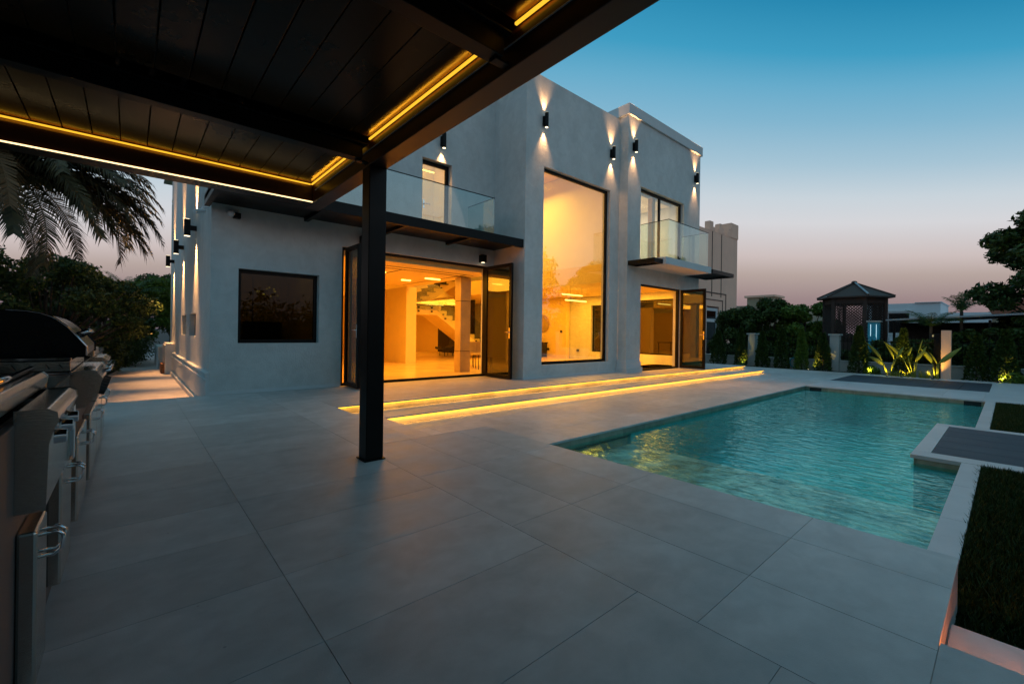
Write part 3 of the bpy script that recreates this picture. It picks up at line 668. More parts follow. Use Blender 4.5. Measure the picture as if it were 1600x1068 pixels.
for yy in (14.6, 15.65): MB().box(14.68, 15.0, yy-.02, yy+.02, 0, .659).build('leg', 'black', T)
T = thing('bed', 'pillows on a bed behind the corner balcony glass', 'bed', (12.6, 9.6, 3.38))
MB().box(11.9, 13.6, 8.9, 10.8, 3.3805, 3.80).build('mattress', 'cloth', T, bevel=.05)
for x in (12.05, 12.6): MB().ell((x+.25, 9.15, 3.95), (.26, .14, .2)).build('pillow', 'cloth', T, smooth=True)

# ================================================================ PERGOLA
P = thing('pergola', 'black metal pergola with louvred roof and amber light lines', 'pergola', (1.64, 3.78, 0))
ZB, ZL = 2.60, 2.82
MB().box(1.56, 1.72, 3.70, 3.86, 0.012, ZB-.0005).build('post', 'metal', P, bevel=.006)
MB().box(1.545, 1.735, 3.685, 3.875, 0.0, .0115).build('post_foot', 'metal', P)
MB().box(-3.2, -3.04, 3.70, 3.86, 0, ZB-.0005).build('post', 'metal', P, bevel=.006)
b = MB(); b.box(1.56, 1.72, -2.5, 5.60, ZB, 3.02); b.build('side_beam', 'beam', P, bevel=.006)
b = MB(); b.box(-3.04, 1.5595, 5.28, 5.44, ZB, 3.02); b.box(-3.04, 1.5595, 5.4405, 5.6, ZB+.03, 3.0); b.build('end_beam', 'beam', P, bevel=.006)
b = MB(); b.box(-3.2, -3.04, -2.5, 5.6, ZB, 3.02); b.build('side_beam', 'beam', P, bevel=.006)
b = MB(); b.box(-3.04, 1.5595, -2.5, -2.34, ZB, 3.02); b.build('end_beam', 'beam', P, bevel=.006)
for y in (3.76, 1.86, -.04, -1.3):
    q = MB(); q.box(-3.04, 1.50, y-.05, y+.05, ZB+.035, ZB+.15); q.box(-3.04, 1.53, y-.085, y+.085, ZB+.1505, ZB+.165); q.box(1.46, 1.559, y-.03, y+.03, ZB+.02, ZB+.034)
    o = q.build('gutter_beam', 'metal', P, bevel=.004)
    q = MB()
    for k in range(14): q.tube([(1.3-k*.22, y+.07, ZB+.150), (1.3-k*.22, y+.07, ZB+.142)], .008, 6)
    q.build('screw', 'steel', o)
for (y0, y1) in ((3.86, 5.27), (1.96, 3.66), (.06, 1.76), (-1.2, -.14), (-2.33, -1.4)):
    q = MB(); x = 1.555
    while x > -3.0:
        q.prism([(x-.004, ZL), (x-.178, ZL+.004), (x-.178, ZL+.035), (x-.004, ZL+.031)], 'y', y0, y1); x -= .182
    q.build('louvre_panel', 'louvre', P, bevel=.002)
b = MB(); b.box(-3.04, 1.5595, -2.34, 5.28, 2.93, 3.0); b.build('roof_deck', 'metal', P)
b = MB()
for (y0, y1) in ((3.86, 5.25), (1.96, 3.66), (.06, 1.76)): b.box(1.53, 1.545, y0, y1, ZL-.026, ZL-.014)
b.box(-3.0, 1.525, 5.25, 5.265, ZL-.026, ZL-.014); b.build('light_line', 'led', P)
for (y0, y1) in ((3.88, 5.22), (1.98, 3.64), (.08, 1.74)): area('louvre_light', (1.525, (y0+y1)/2, ZL-.03), .01, y1-y0, 2.4*(y1-y0), (1, .40, .02), (R(180), R(25), 0))
area('louvre_light', (-.7, 5.235, ZL-.03), 4.4, .01, 7, (1, .40, .02), (R(180-25), 0, 0))
b = MB(); b.box(-3.0, 1.553, 5.268, 5.2795, ZB+.004, ZB+.014); b.build('light_line', 'ledw', P)
b = MB(); b.box(1.553, 1.5598, -2.3, 5.2, ZB+.125, ZB+.131); b.build('trim_line', 'lead', P)

# ================================================================ OUTDOOR KITCHEN
K = thing('kitchen_counter', 'long outdoor kitchen counter with stone cladding beside the camera', 'counter', (-.6, 3.5, 0))
b = MB(); b.box(-1.05, -.25, .9, 7.2, 0.0, .86); b.build('counter_body', 'cladding', K, bevel=.004)
b = MB(); b.box(-1.08, -.24, 2.62, 3.32, .8605, .89); b.box(-1.08, -.24, 4.25, 7.23, .8605, .90); b.build('countertop', 'enamel', K, bevel=.004)
def door(y0, y1, z0=.06, z1=.53, xo=-.205, hy=None):
    d = MB().box(-.2495, xo, y0, y1, z0, z1).build('cabinet_door', 'steel', K, bevel=.008)
    q = MB(); hy = hy if hy is not None else y1-.12; z = z1-.035
    for zz in (z, z-.07):
        pass
    q.tube([(xo, hy, z), (xo+.035, hy, z+.004), (xo+.05, hy, z-.012), (xo+.045, hy, z-.055), (xo+.03, hy, z-.068), (xo, hy, z-.068)], .0055, 8)
    q.tube([(xo, hy+.05, z), (xo+.035, hy+.05, z+.004), (xo+.05, hy+.05, z-.012), (xo+.045, hy+.05, z-.055), (xo+.03, hy+.05, z-.068), (xo, hy+.05, z-.068)], .0055, 8)
    q.build('handle', 'chrome', d, smooth=True)
door(1.93, 2.14, hy=2.0); door(2.56, 2.95, .09, .55, hy=2.8); door(3.30, 3.9, .10, .56, hy=3.6); door(4.3, 5.0, hy=4.7); door(5.05, 5.75, hy=5.5); door(5.9, 6.5, hy=6.2)
# near unit: side burner with a bowed steel fascia
N = thing('side_burner', 'open stainless steel side burner with bowed front and rails', 'grill', (-.4, 2.2, .6))
def fascia(y0, y1, x0=-.2495, z0=.60, z1=.90, d=.085):
    return [(x0, z0), (x0+d*.72, z0), (x0+d*.78, z1-.10), (x0+d*.9, z1-.06), (x0+d*1.02, z1-.035), (x0+d*.98, z1-.012), (x0+d*.75, z1), (x0, z1-.002)]
MB().prism(fascia(1.9, 2.55), 'y', 1.90, 2.55).build('front_panel', 'steel', N, bevel=.003)
b = MB(); b.prism([(-.36, .90), (-.262, .90), (-.255, .945), (-.27, .962), (-.34, .965), (-.36, .955)], 'y', 1.62, 2.62); b.build('rail', 'steel', N, bevel=.003)
b = MB(); b.prism([(-.62, .86), (-.50, .86), (-.49, .945), (-.51, .962), (-.60, .965), (-.62, .955)], 'y', 1.3, 2.9); b.build('rail', 'steel', N, bevel=.003)
b = MB(); b.box(-.9, -.27, 1.62, 2.60, .8605, .872); b.build('tray', 'enamel', N)
b = MB()
for k in range(12): b.tube([(-.48, 1.7+k*.08, .89), (-.37, 1.7+k*.08, .89)], .006, 6)
b.build('grate', 'black', N)
b = MB(); b.box(-.2, -.172, 2.551, 2.62, .60, .82); b.build('bracket', 'chrome', N)
for k in range(3):
    y = 2.0+k*.2
    MB().tube([(-.178, y, .80), (-.150, y, .80)], [.024, .020], 14).build('knob', 'chrome', N, smooth='auto')
b = MB(); b.box(-.2495, -.2, 2.56, 2.61, .56, .60); b.build('latch', 'chrome', N); b = MB(); b.box(-.19, -.1885, 2.30, 2.44, .64, .72); b.build('plate', 'camwhite', N)
b = MB(); b.tube([(-.30, 1.66, .978), (-.30, 2.60, .978)], .010, 8); b.build('bar', 'chrome', N, smooth=True); b = MB(); b.tube([(-.56, 1.4, .978), (-.56, 2.85, .978)], .010, 8); b.build('bar', 'chrome', N, smooth=True)
# grill with hood
G = thing('barbecue_grill', 'large built in barbecue grill with black rounded hood', 'grill', (-.5, 3.8, .9))
hp = [(-1.0, .985), (-1.0, 1.19), (-.9, 1.225), (-.49, 1.225), (-.42, 1.222), (-.37, 1.213), (-.33, 1.197), (-.30, 1.175), (-.265, 1.14), (-.225, 1.085), (-.19, 1.035), (-.19, .985)]
MB().prism(hp, 'y', 3.40, 4.30).build('hood', 'enamel', G, bevel=.006)
trimp = [(a+.006, z+.006) for a, z in hp[3:]]; q = MB()
q.tube([(a, 3.395, z) for a, z in trimp], .006, 6); q.build('hood_trim', 'chrome', G, smooth=True)
q = MB(); q.tube([(-.235, 3.5, 1.10), (-.19, 3.5, 1.125), (-.19, 4.2, 1.125), (-.235, 4.2, 1.10)], .012, 8); q.build('hood_handle', 'chrome', G, smooth=True)
fb = MB().box(-1.0, -.245, 3.38, 4.32, .905, .962).build('firebox', 'steel', G, bevel=.003)
q = MB(); 
for x in (-.46, -.40, -.34, -.29): q.prism([(x, .945), (x+.006, .945), (x+.02, .92), (x+.014, .92)], 'y', 3.374, 3.3795)
q.build('vent_slot', 'black', fb)
MB().box(-1.02, -.24, 3.36, 3.3795, .963, .982).box(-1.02, -.235, 3.35, 3.3795, .888, .904).build('side_rail', 'chrome', G, bevel=.003)
MB().prism([(-.2495, .70), (-.19, .70), (-.135, .78), (-.12, .86), (-.15, .90), (-.2495, .90)], 'y', 3.40, 4.30).build('control_panel', 'steel', G, bevel=.004)
for k in range(5):
    y = 3.5+k*.17
    MB().tube([(-.165, y, .80), (-.105, y, .775)], [.028, .024], 14).build('knob', 'black', G, smooth='auto')
MB().tube([(-.12, 3.42, .895), (-.09, 3.42, .905), (-.09, 4.28, .905), (-.12, 4.28, .895)], .011, 8).build('rail', 'chrome', G, smooth=True)
# beyond: second burner unit
N2 = thing('side_burner', 'small stainless burner unit beyond the hooded grill', 'grill', (-.4, 5.2, .9))
MB().box(-.9, -.22, 4.9, 5.6, .9005, .965).build('burner_body', 'steel', N2, bevel=.01); MB().box(-.88, -.24, 4.92, 5.58, .9655, .99).build('lid', 'chrome', N2, bevel=.01)
MB().prism([(-.2495, .72), (-.19, .72), (-.15, .80), (-.14, .87), (-.17, .895), (-.2495, .895)], 'y', 4.9, 5.6).build('control_panel', 'steel', N2, bevel=.004)
for k in range(3): MB().tube([(-.165, 5.05+k*.2, .80), (-.115, 5.05+k*.2, .78)], .025, 12).build('knob', 'black', N2, smooth='auto')

# ================================================================ VEGETATION
def leaves(blobs, n, size, seed, asp=.45, shell=.55, droop=.0):
    r = np.random.default_rng(seed); B = np.array(blobs, float); wt = (B[:, 3]*B[:, 4]*B[:, 5])**(2/3); wt /= wt.sum()
    idx = r.choice(len(B), n, p=wt); d = r.normal(size=(n, 3)); d /= np.linalg.norm(d, axis=1)[:, None]
    rad = shell+(1-shell)*r.random(n)**.6; rad *= 1+.16*np.sin(d[:, 0]*7+idx)*np.cos(d[:, 1]*6+idx*2)+.08*r.normal(size=n)
    P = B[idx, :3]+d*B[idx, 3:6]*rad[:, None]
    nrm = d*.6+r.normal(size=(n, 3))*.8; nrm /= np.linalg.norm(nrm, axis=1)[:, None]
    a = np.cross(nrm, r.normal(size=(n, 3))); a /= np.linalg.norm(a, axis=1)[:, None]; c = np.cross(nrm, a)
    s = size*(.6+.8*r.random(n))[:, None]; a *= s; c *= s*asp; a[:, 2] -= droop*s[:, 0]
    V = np.stack([P-a, P-c*.9+a*.1, P+a, P+c*.9+a*.1], 1).reshape(-1, 3); F = np.arange(4*n).reshape(-1, 4); return V, F
def tree(x, y, z0, h, rad, seed, lab, cat='tree', group=None, n=16000, size=.09, m='leaf_dark', base=.35, flat=.6, name='tree', nb=16, trunk=.12, bs=(.26, .46)):
    T = thing(name, lab, cat, (x, y, z0), group); r = random.Random(seed)
    B = []; q = MB(); zc = z0+h*(base+(1-base)*.5); hz = h*(1-base)*.5
    q.tube([(x, y, z0), (x+r.uniform(-.1, .1)*h*.3, y, z0+h*base), (x+r.uniform(-.1, .1)*h*.3, y, z0+h*.7)], [trunk, trunk*.7, trunk*.3], 8)
    for k in range(nb):
        a = r.uniform(0, 6.283); u = r.random()**.5; zz = r.uniform(-.85, .9); w_ = math.sqrt(max(.05, 1-zz*zz))*rad*u
        c = (x+math.cos(a)*w_, y+math.sin(a)*w_, zc+zz*hz*.85); s = rad*r.uniform(*bs)
        B.append((*c, s, s, s*flat)); q.tube([(x, y, z0+h*base*.9), ((x+c[0])/2, (y+c[1])/2, (z0+h*base+c[2])/2+.1), c], [trunk*.4, trunk*.25, .015], 5)
    q.build('trunk', 'bark', T, smooth=True)
    V_, F_ = leaves(B, n, size, seed); np_mesh('crown', V_, F_, m, T); return T
def cone_shrub(x, y, z0, h, r0, seed, lab, m='leaf_dark', n=5000):
    T = thing('conifer_shrub', lab, 'shrub', (x, y, z0), 'narrow clipped shrubs along the fence')
    r = np.random.default_rng(seed); u = r.random(n)**.7; z = z0+.05+u*(h-.05); rr = r0*(1-u**1.6*.85)*(.75+.35*r.random(n))
    a = r.uniform(0, 6.283, n); rr *= 1+.13*np.sin(a*3+u*9+seed)+.1*np.sin(a*5-u*17)
    P = np.stack([x+rr*np.cos(a), y+rr*np.sin(a), z], 1); d = np.stack([np.cos(a), np.sin(a), .8+0*a], 1)+r.normal(size=(n, 3))*.5
    d /= np.linalg.norm(d, axis=1)[:, None]; c = np.cross(d, r.normal(size=(n, 3))); c /= np.linalg.norm(c, axis=1)[:, None]
    s = .05*(.6+.8*r.random(n))[:, None]; V_ = np.stack([P-d*s*.3, P+c*s*.45+d*s*.3, P+d*s, P-c*s*.45+d*s*.3], 1).reshape(-1, 3)
    np_mesh('foliage', V_, np.arange(4*n).reshape(-1, 4), m, T); MB().tube([(x, y, z0), (x, y, z0+h*.7)], [.03, .01], 6).build('stem', 'bark', T); return T

# fence, piers and gate post at the far side of the garden
FX = 22.35
F = thing('boundary_fence', 'low garden wall with black spiked railing and tall piers', 'fence', (FX, 3, -.4))
pys = (11.3, 8.08, 4.85, 1.68, -1.5, -4.7)
b = MB()
for a, c in zip(pys, pys[1:]): b.box(FX-.07, FX+.07, c+.16, a-.16, -.45, .12); b.box(FX-.10, FX+.10, c+.16, a-.16, .1205, .17)
b.build('low_wall', 'pier', F, bevel=.01)
for p_ in pys:
    q = MB(); q.box(FX-.17, FX+.17, p_-.16, p_+.16, -.45, 1.20); q.box(FX-.172, FX-.1705, p_-.09, p_+.09, -.1, 1.05); q.box(FX-.22, FX+.22, p_-.21, p_+.21, 1.2005, 1.27)
    q.build('pier', 'pier', F, bevel=.012)
b = MB()
for a, c in zip(pys, pys[1:]):
    for z in (.28, .95): b.box(FX-.015, FX+.015, c+.17, a-.17, z, z+.03)
    y = c+.28
    while y < a-.2: b.tube([(FX, y, .172), (FX, y, 1.10), (FX, y, 1.17)], [.009, .009, .001], 5); y += .13
b.build('railing', 'metal', F)
shr = [(21.75, 9.45, 1.62, .34, 'first narrow shrub, right beside the open glass door'), (21.8, 8.42, 1.78, .25, 'second narrow shrub, lit at its foot, left of the tan pier'),
       (21.8, 7.48, 1.60, .26, 'narrow shrub just right of the tan pier'), (21.8, 6.68, 1.72, .27, 'narrow shrub behind the coiled blue hose'),
       (21.8, 5.92, 1.72, .24, 'narrow shrub midway between the two piers'), (21.8, 5.15, 1.55, .28, 'narrow shrub left of the white pier, lit from its left'),
       (21.8, 3.95, 1.85, .30, 'narrow shrub right of the white pier in front of the gazebo'), (21.9, 2.65, 1.75, .27, 'dark narrow shrub behind the paddle leaved plants'),
       (21.7, .75, 1.55, .30, 'dark narrow shrub right of the grey slab'), (21.5, .1, 1.7, .32, 'dark narrow shrub near the lit bush at the right'), (21.3, -.75, 1.7, .34, 'narrow shrub at the far right edge of the garden')]
for i, (x, y, h, r_, lab) in enumerate(shr): cone_shrub(x, y, -.4, h+.14, r_, 40+i, lab, m='leaf_mid' if i in (4, 10) else 'leaf_dark')
# uplights in the bed
YEL = (1, .66, .10)
def uplight(x, y, tx, ty, tz, e, lab, ang=70):
    T = thing('garden_spotlight', lab, 'spotlight', (x, y, -.28), 'small black garden spotlights')
    MB().tube([(x, y, -.40), (x, y, -.30)], .012, 6).build('spike', 'metal', T)
    d = (Vector((tx, ty, tz))-Vector((x, y, -.28))).normalized(); c = Vector((x, y, -.27))
    MB().tube([tuple(c-d*.05), tuple(c+d*.05)], .04, 10).build('lamp_body', 'metal', T); MB().tube([tuple(c+d*.0505), tuple(c+d*.056)], .03, 10).build('lens', 'lampglow', T)
    spot('lamp_light', tuple(c+d*.07), (tx, ty, tz), e, YEL, ang, .8, .02)
uplight(21.45, 8.12, 21.8, 8.35, .2, 45, 'garden spotlight left of the tan pier'); uplight(21.4, 5.6, 21.75, 5.2, .35, 45, 'garden spotlight left of the white pier')
uplight(21.35, 3.55, 21.7, 3.6, .15, 45, 'garden spotlight at the round bush near the gazebo'); uplight(20.75, 2.55, 21.2, 2.4, .5, 75, 'garden spotlight at the middle of the paddle leaved plants', 90)
uplight(20.8, 2.95, 21.15, 3.0, .5, 38, 'garden spotlight at the left paddle leaved plant', 80)
uplight(20.75, 1.75, 21.2, 1.8, .5, 45, 'garden spotlight at the right paddle leaved plant', 90); uplight(21.1, .25, 21.35, .0, .15, 55, 'garden spotlight at the lit bush on the right')
def bush(x, y, z, r_, seed, lab, m='leaf_mid', n=1500, size=.05):
    T = thing('bush', lab, 'bush', (x, y, z)); V_, F_ = leaves([(x, y, z+r_*.8, r_, r_, r_*.9)], n, size, seed, shell=.3); np_mesh('foliage', V_, F_, m, T)
    MB().tube([(x, y, z-.05), (x, y, z+r_*.6)], .015, 5).build('stem', 'bark', T)
bush(21.7, 3.55, -.4, .26, 71, 'small round lit bush right of the white pier'); bush(21.4, -.05, -.4, .3, 72, 'small lit bush on the right of the grey slab')
bush(21.35, 8.2, -.4, .16, 73, 'tiny lit bush left of the tan pier')
# spiky low plants
def spiky(x, y, z, n, h, seed, lab):
    r = random.Random(seed); q = MB()
    for k in range(n):
        a = r.uniform(0, 6.283); l = h*r.uniform(.6, 1.1); sp = r.uniform(.2, .75); w_ = .012
        bx_, by_ = x+r.uniform(-.07, .07), y+r.uniform(-.12, .12); tx, ty = bx_+math.cos(a)*l*sp, by_+math.sin(a)*l*sp
        q.v += [(bx_-w_*math.sin(a), by_+w_*math.cos(a), z), (bx_+w_*math.sin(a), by_-w_*math.cos(a), z), (tx, ty, z+l)]; i = len(q.v)-3; q.f.append((i, i+1, i+2))
    o = q.build('spiky_plant', 'bop'); tag(o, lab, 'plant', 'low spiky plants at the dark paving')
spiky(21.0, 2.75, -.3, 60, .28, 5, 'low spiky plant between the left paddle leaved plants'); spiky(21.0, 1.98, -.3, 70, .34, 6, 'taller spiky plant left of the grey slab'); spiky(21.0, 2.5, -.3, 50, .24, 8, 'lowest spiky plant in the middle of the lit bed')
# paddle-leaved plants: petiole + blade, each in a different pose
def paddle(T, base, tip, blade, wid, tw=0.0, sag=.12):
    b0, t0, e0 = Vector(base), Vector(tip), Vector(blade)
    mid = (b0+t0)/2+Vector((0, 0, .05)); MB().tube([b0, mid, t0], [.022, .016, .010], 6).build('petiole', 'bop', T, smooth=True)
    ax = e0-t0; side = ax.cross(Vector((1, 0, .2))).normalized(); nrm = side.cross(ax).normalized(); q = MB(); N_ = 12
    side = (side*math.cos(tw)+nrm*math.sin(tw)); nrm = side.cross(ax).normalized()
    prof = [0.02, .42, .78, .95, 1, .98, .93, .85, .73, .58, .40, .20, 0.01]
    for k in range(N_+1):
        u = k/N_; c = t0+ax*u+Vector((0, 0, -sag*u*u)); wv = wid*prof[k]
        q.v += [tuple(c-side*wv+nrm*.25*wv), tuple(c), tuple(c+side*wv+nrm*.25*wv)]
    for k in range(N_):
        i = 3*k; q.f += [(i, i+1, i+4, i+3), (i+1, i+2, i+5, i+4)]
    o = q.build('leaf', 'bop', T, smooth=True); s_ = o.modifiers.new('thick', 'SOLIDIFY'); s_.thickness = .006
X_ = 21.0
T = thing('paddle_plant', 'left lit paddle leaved plant with four long leaves', 'plant', (X_, 2.93, -.3), 'paddle leaved plants along the dark paving')
paddle(T, (X_, 2.98, -.3), (X_-.05, 3.12, .30), (X_, 3.62, 1.10), .075, .5); paddle(T, (X_, 2.95, -.3), (X_, 3.05, .12), (X_-.1, 3.5, .55), .08)
paddle(T, (X_, 2.90, -.3), (X_+.1, 2.80, .35), (X_, 3.05, 1.05), .07, .9); paddle(T, (X_, 2.90, -.3), (X_-.1, 2.72, .40), (X_, 2.52, .95), .08, 1.0)
T = thing('paddle_plant', 'middle lit paddle leaved plant leaning to both sides', 'plant', (X_, 2.25, -.3), 'paddle leaved plants along the dark paving')
paddle(T, (X_, 2.28, -.3), (X_, 2.55, .42), (X_-.1, 3.08, 1.12), .08, .6); paddle(T, (X_, 2.24, -.3), (X_, 2.22, .30), (X_, 1.92, .98), .09, .9)
paddle(T, (X_, 2.22, -.3), (X_+.05, 2.15, .62), (X_, 2.03, 1.22), .05, 1.2); paddle(T, (X_, 2.26, -.3), (X_+.05, 2.42, .5), (X_, 2.30, .95), .05, .8)
T = thing('paddle_plant', 'right paddle leaved plant reaching over the grey slab', 'plant', (X_, 1.66, -.3), 'paddle leaved plants along the dark paving')
paddle(T, (X_, 1.70, -.3), (X_, 1.78, .28), (X_, 2.10, .92), .085, .5); paddle(T, (X_-.1, 1.62, -.3), (X_-.2, 1.60, .28), (X_-.15, 1.05, .98), .10, .8); paddle(T, (X_, 1.66, -.3), (X_, 1.66, .25), (X_, 1.9, .80), .07, 1.1)
tag(MB().box(21.15, 21.35, 1.33, 1.58, -.45, 1.42).build('slab_screen', 'tan', bevel=.01), 'tall pale grey slab standing behind the paddle leaved plants', 'wall')
tag(MB().box(21.36, 21.5, 1.60, 1.78, -.45, 1.30).build('screen_post', 'metal', bevel=.01), 'dark post between the pier and the pale slab', 'post')
T = thing('garden_hose', 'coiled blue garden hose on the low wall', 'hose', (FX-.1, 6.3, .0))
q = MB(); q.tube([(FX-.13, 6.35+.13*math.cos(a*.5), -.02+.2*math.sin(a*.5)) for a in range(0, 26)], .02, 6); q.build('hose_coil', 'mosaic', T, smooth=True)

# trees beyond the fence
grp = 'trees behind the garden fence'
tree(26.5, 10.4, -.4, 3.0, 1.5, 11, 'low dark tree left, beside the tan neighbour house', group=grp, base=.04, n=26000, nb=44, flat=.85, bs=(.18, .34))
tree(26.5, 8.9, -.4, 3.7, 1.3, 12, 'dark tree in front of the far tan tower', group=grp, base=.04, n=26000, nb=44, flat=.85, bs=(.18, .34))
tree(27.0, 7.2, -.4, 3.5, 1.4, 13, 'brighter green tree just left of the gazebo', group=grp, base=.04, n=26000, nb=44, flat=.85, bs=(.18, .34), m='leaf_mid')
tree(27.5, 5.9, -.4, 2.4, 1.1, 14, 'low bush like tree behind the white pier', group=grp, base=.1, n=8000)
tree(25.5, -2.25, -.4, 7.2, 2.9, 15, 'big spreading tree at the right edge of the garden', group=grp, base=.12, n=110000, size=.10, nb=170, flat=.62, trunk=.2, bs=(.13, .25))
tree(24.5, -.9, -.4, 2.6, 1.1, 16, 'dark leafy tree under the big spreading tree', group=grp, base=.1, n=9000)
tree(23.6, .75, -.4, 2.1, .75, 17, 'dark bushy tree right of the grey slab under the roof', group=grp, base=.05, n=7000)
tree(23.4, 2.35, -.4, 2.0, .6, 18, 'dark bushy tree behind the lit paddle leaved plants', group=grp, base=.05, n=6000)
tree(23.5, 3.2, -.4, 1.8, .6, 19, 'small dark tree beside the turquoise pillar', group=grp, base=.05, n=5000)
# bare twigs and small palms against the sky
def small_palm(x, y, z0, h, L_, n, seed, lab, m='leaf_dark', up_=.8, ll=.30, grp_=None, trunk=.05):
    T = thing('small_palm', lab, 'palm', (x, y, z0), grp_); r = random.Random(seed)
    MB().tube([(x, y, z0), (x, y, z0+h)], trunk, 8).build('trunk', 'bark', T)
    for k in range(n):
        frond(T, Vector((x, y, z0+h)), r.uniform(0, 6.283), r.uniform(.5, 1.3)*up_, L_*r.uniform(.8, 1.1), m, ll, r, 22, droop=.28, wd=.022)
def frond(T, c, az, el, Lg, m, ll, r, n, droop=None, name='frond', wd=.016):
    """arching rachis with paired leaflets"""
    d = Vector((math.cos(az), math.sin(az), 0)); droop = droop if droop is not None else r.uniform(.5, .9)
    Vv = []; Ff = []; pts = []
    p = Vector(c); step = Lg/n; sw = r.uniform(-.25, .25)
    for k in range(n+1):
        pts.append(Vector(p)); u = k/n; e_ = el-(droop*2.3)*u**1.25; a_ = az+sw*u; p = p+Vector((math.cos(a_)*math.cos(e_), math.sin(a_)*math.cos(e_), math.sin(e_)))*step
    for k in range(1, n+1):
        p = pts[k]; tg = (pts[k]-pts[k-1]).normalized(); sd_ = tg.cross(Vector((0, 0, 1)))
        if sd_.length < .05: sd_ = Vector((-d.y, d.x, 0))
        sd_.normalize(); upv = sd_.cross(tg)
        u = k/n; l = ll*(.35+.65*math.sin(math.pi*min(1, u*.85+.12)))*r.uniform(.85, 1.1)
        for sg in (-1, 1):
            v = (sd_*sg*.75+tg*(.55+.3*u)+upv*r.uniform(.0, .35)).normalized(); tip = p+v*l+Vector((0, 0, -.42*l*r.uniform(.5, 1.5)))
            w_ = tg*wd; i = len(Vv); mid = p+v*l*.5
            Vv += [p-w_*.5, p+w_*.5, mid+w_*.55, tip, mid-w_*.55]; Ff += [(i, i+1, i+2, i+4), (i+4, i+2, i+3, i+3)]
    q = MB(); q.tube(pts[::2] if n % 2 == 0 else pts, [.022*(1-.85*j/(len(pts[::2] if n % 2 == 0 else pts)-1)) for j in range(len(pts[::2] if n % 2 == 0 else pts))], 5)
    b0 = len(q.v); q.v += [tuple(v) for v in Vv]
    for f_ in Ff: q.f.append(tuple(b0+j for j in (f_ if len(set(f_)) == 4 else f_[:3])))
    return q.build(name, m, T)
small_palm(23.6, 2.05, -.4, 2.0, 1.0, 12, 21, 'small dark palm silhouette behind the pier', grp_='small palms beyond the fence')
small_palm(24.2, 1.25, -.4, 2.6, .9, 10, 22, 'taller small palm silhouette in front of the red roof', up_=1.2, grp_='small palms beyond the fence')
# date palm at left
T = thing('date_palm', 'tall date palm with drooping fronds left of the villa', 'palm tree', (-2.05, 12.0, -.4)); r = random.Random(5)
q = MB(); q.tube([(-2.05+.02*math.sin(k), 12+.02*math.cos(k*2), -.4+k*.16) for k in range(30)], [.19+.025*(k % 2) for k in range(30)], 12); q.build('trunk', 'bark', T)
pc = Vector((-2.0, 12.0, 3.85))
for k in range(34):
    az = k*2.399; el = 1.15-1.1*(k/34)+r.uniform(-.1, .1)
    frond(T, pc, az, max(-.1, el), r.uniform(2.5, 3.1), 'palm_dry' if k % 6 == 5 else 'palm', .46, r, 72, droop=.5+.4*k/34, wd=.034)
for az, el, dr in ((-.22, .35, .45), (-.5, .55, .55), (-.05, .05, .4), (.4, .3, .5), (-1.0, .5, .5), (-.3, .2, .6), (-.68, .45, .42), (.15, .4, .62), (-.35, .45, .50), (-.1, .30, .48), (.25, .5, .55), (-.6, .3, .5), (-.9, .35, .6), (.1, .1, .45), (-.45, .1, .5), (-1.25, .1, .55), (0, .6, .55), (-.75, .05, .42)): frond(T, pc, az, el, 2.7, 'palm', .46, r, 76, droop=dr+.1, wd=.040)
# dark garden on the left
gl = 'trees along the side path'
tree(-3.6, 15.5, -.4, 3.6, 2.0, 31, 'dark tree behind the date palm trunk', group=gl, base=.1, n=30000, size=.06, nb=50, bs=(.14, .3))
tree(-1.7, 17.5, -.4, 3.6, 2.0, 32, 'feathery dark tree in the middle of the side garden', group=gl, base=.1, n=30000, size=.06, nb=50, bs=(.14, .3))
tree(-.9, 22.5, -.4, 3.7, 1.6, 33, 'dark rounded tree halfway along the side path', group=gl, base=.1, n=12000)
tree(.35, 27.5, -.4, 4.4, 1.7, 34, 'dark tree at the far end of the side path', group=gl, base=.1, n=12000, m='leaf_mid')
tree(1.9, 34.5, -.4, 5.2, 1.7, 35, 'dark tree beyond the end wall of the side path', group=gl, base=.2, n=9000)
small_palm(-.15, 25.5, -.4, 2.9, 1.5, 16, 36, 'bushy little palm above the side path trees', ll=.4)
for i, (x, y, h) in enumerate(((-2.1, 10.8, 1.15), (-1.65, 13, 1.25), (-1.7, 15.4, 1.3), (-1.0, 18.4, 1.5), (-.55, 21, 1.5), (-.2, 24.3, 1.6), (-4.0, 10.6, 1.8), (-4.5, 13, 2.2))):
    bush(x, y, -.4, h*.62, 90+i, ['dark bush nearest the counter end', 'dark bush by the start of the side path', 'dark bush beside the paving under the palm', 'dark bush halfway down the side path', 'dark bush leaning over the far side path', 'last dark bush before the white gate pier', 'dark bush left of the palm trunk', 'large dark bush left behind the grill'][i], 'leaf_dark', 5000, .06)
tag(MB().box(.35, .62, 30.2, 30.5, -.45, 1.35).box(.31, .66, 30.16, 30.54, 1.3505, 1.42).build('gate_pier', 'white', bevel=.01), 'slim white gate pier at the far end of the side path', 'pier')
tag(MB().box(.63, 3.2, 30.8, 31.0, -.45, .05).build('end_wall', 'white', bevel=.01), 'low pale wall closing the side path', 'wall')
# trees behind the viewer, seen only mirrored in the tall window
tree(24, -13, -.4, 10.5, 4.2, 51, 'tree mirrored in the right half of the tall window', n=14000, size=.2, nb=26, base=.3)
tree(17, -16, -.4, 8.0, 3.6, 52, 'tree mirrored low in the left of the tall window', n=12000, size=.2, nb=22, base=.3)
tree(33, -11, -.4, 7.0, 3.2, 53, 'tree mirrored in the glass of the corner block', n=9000, size=.2, nb=18, base=.3)

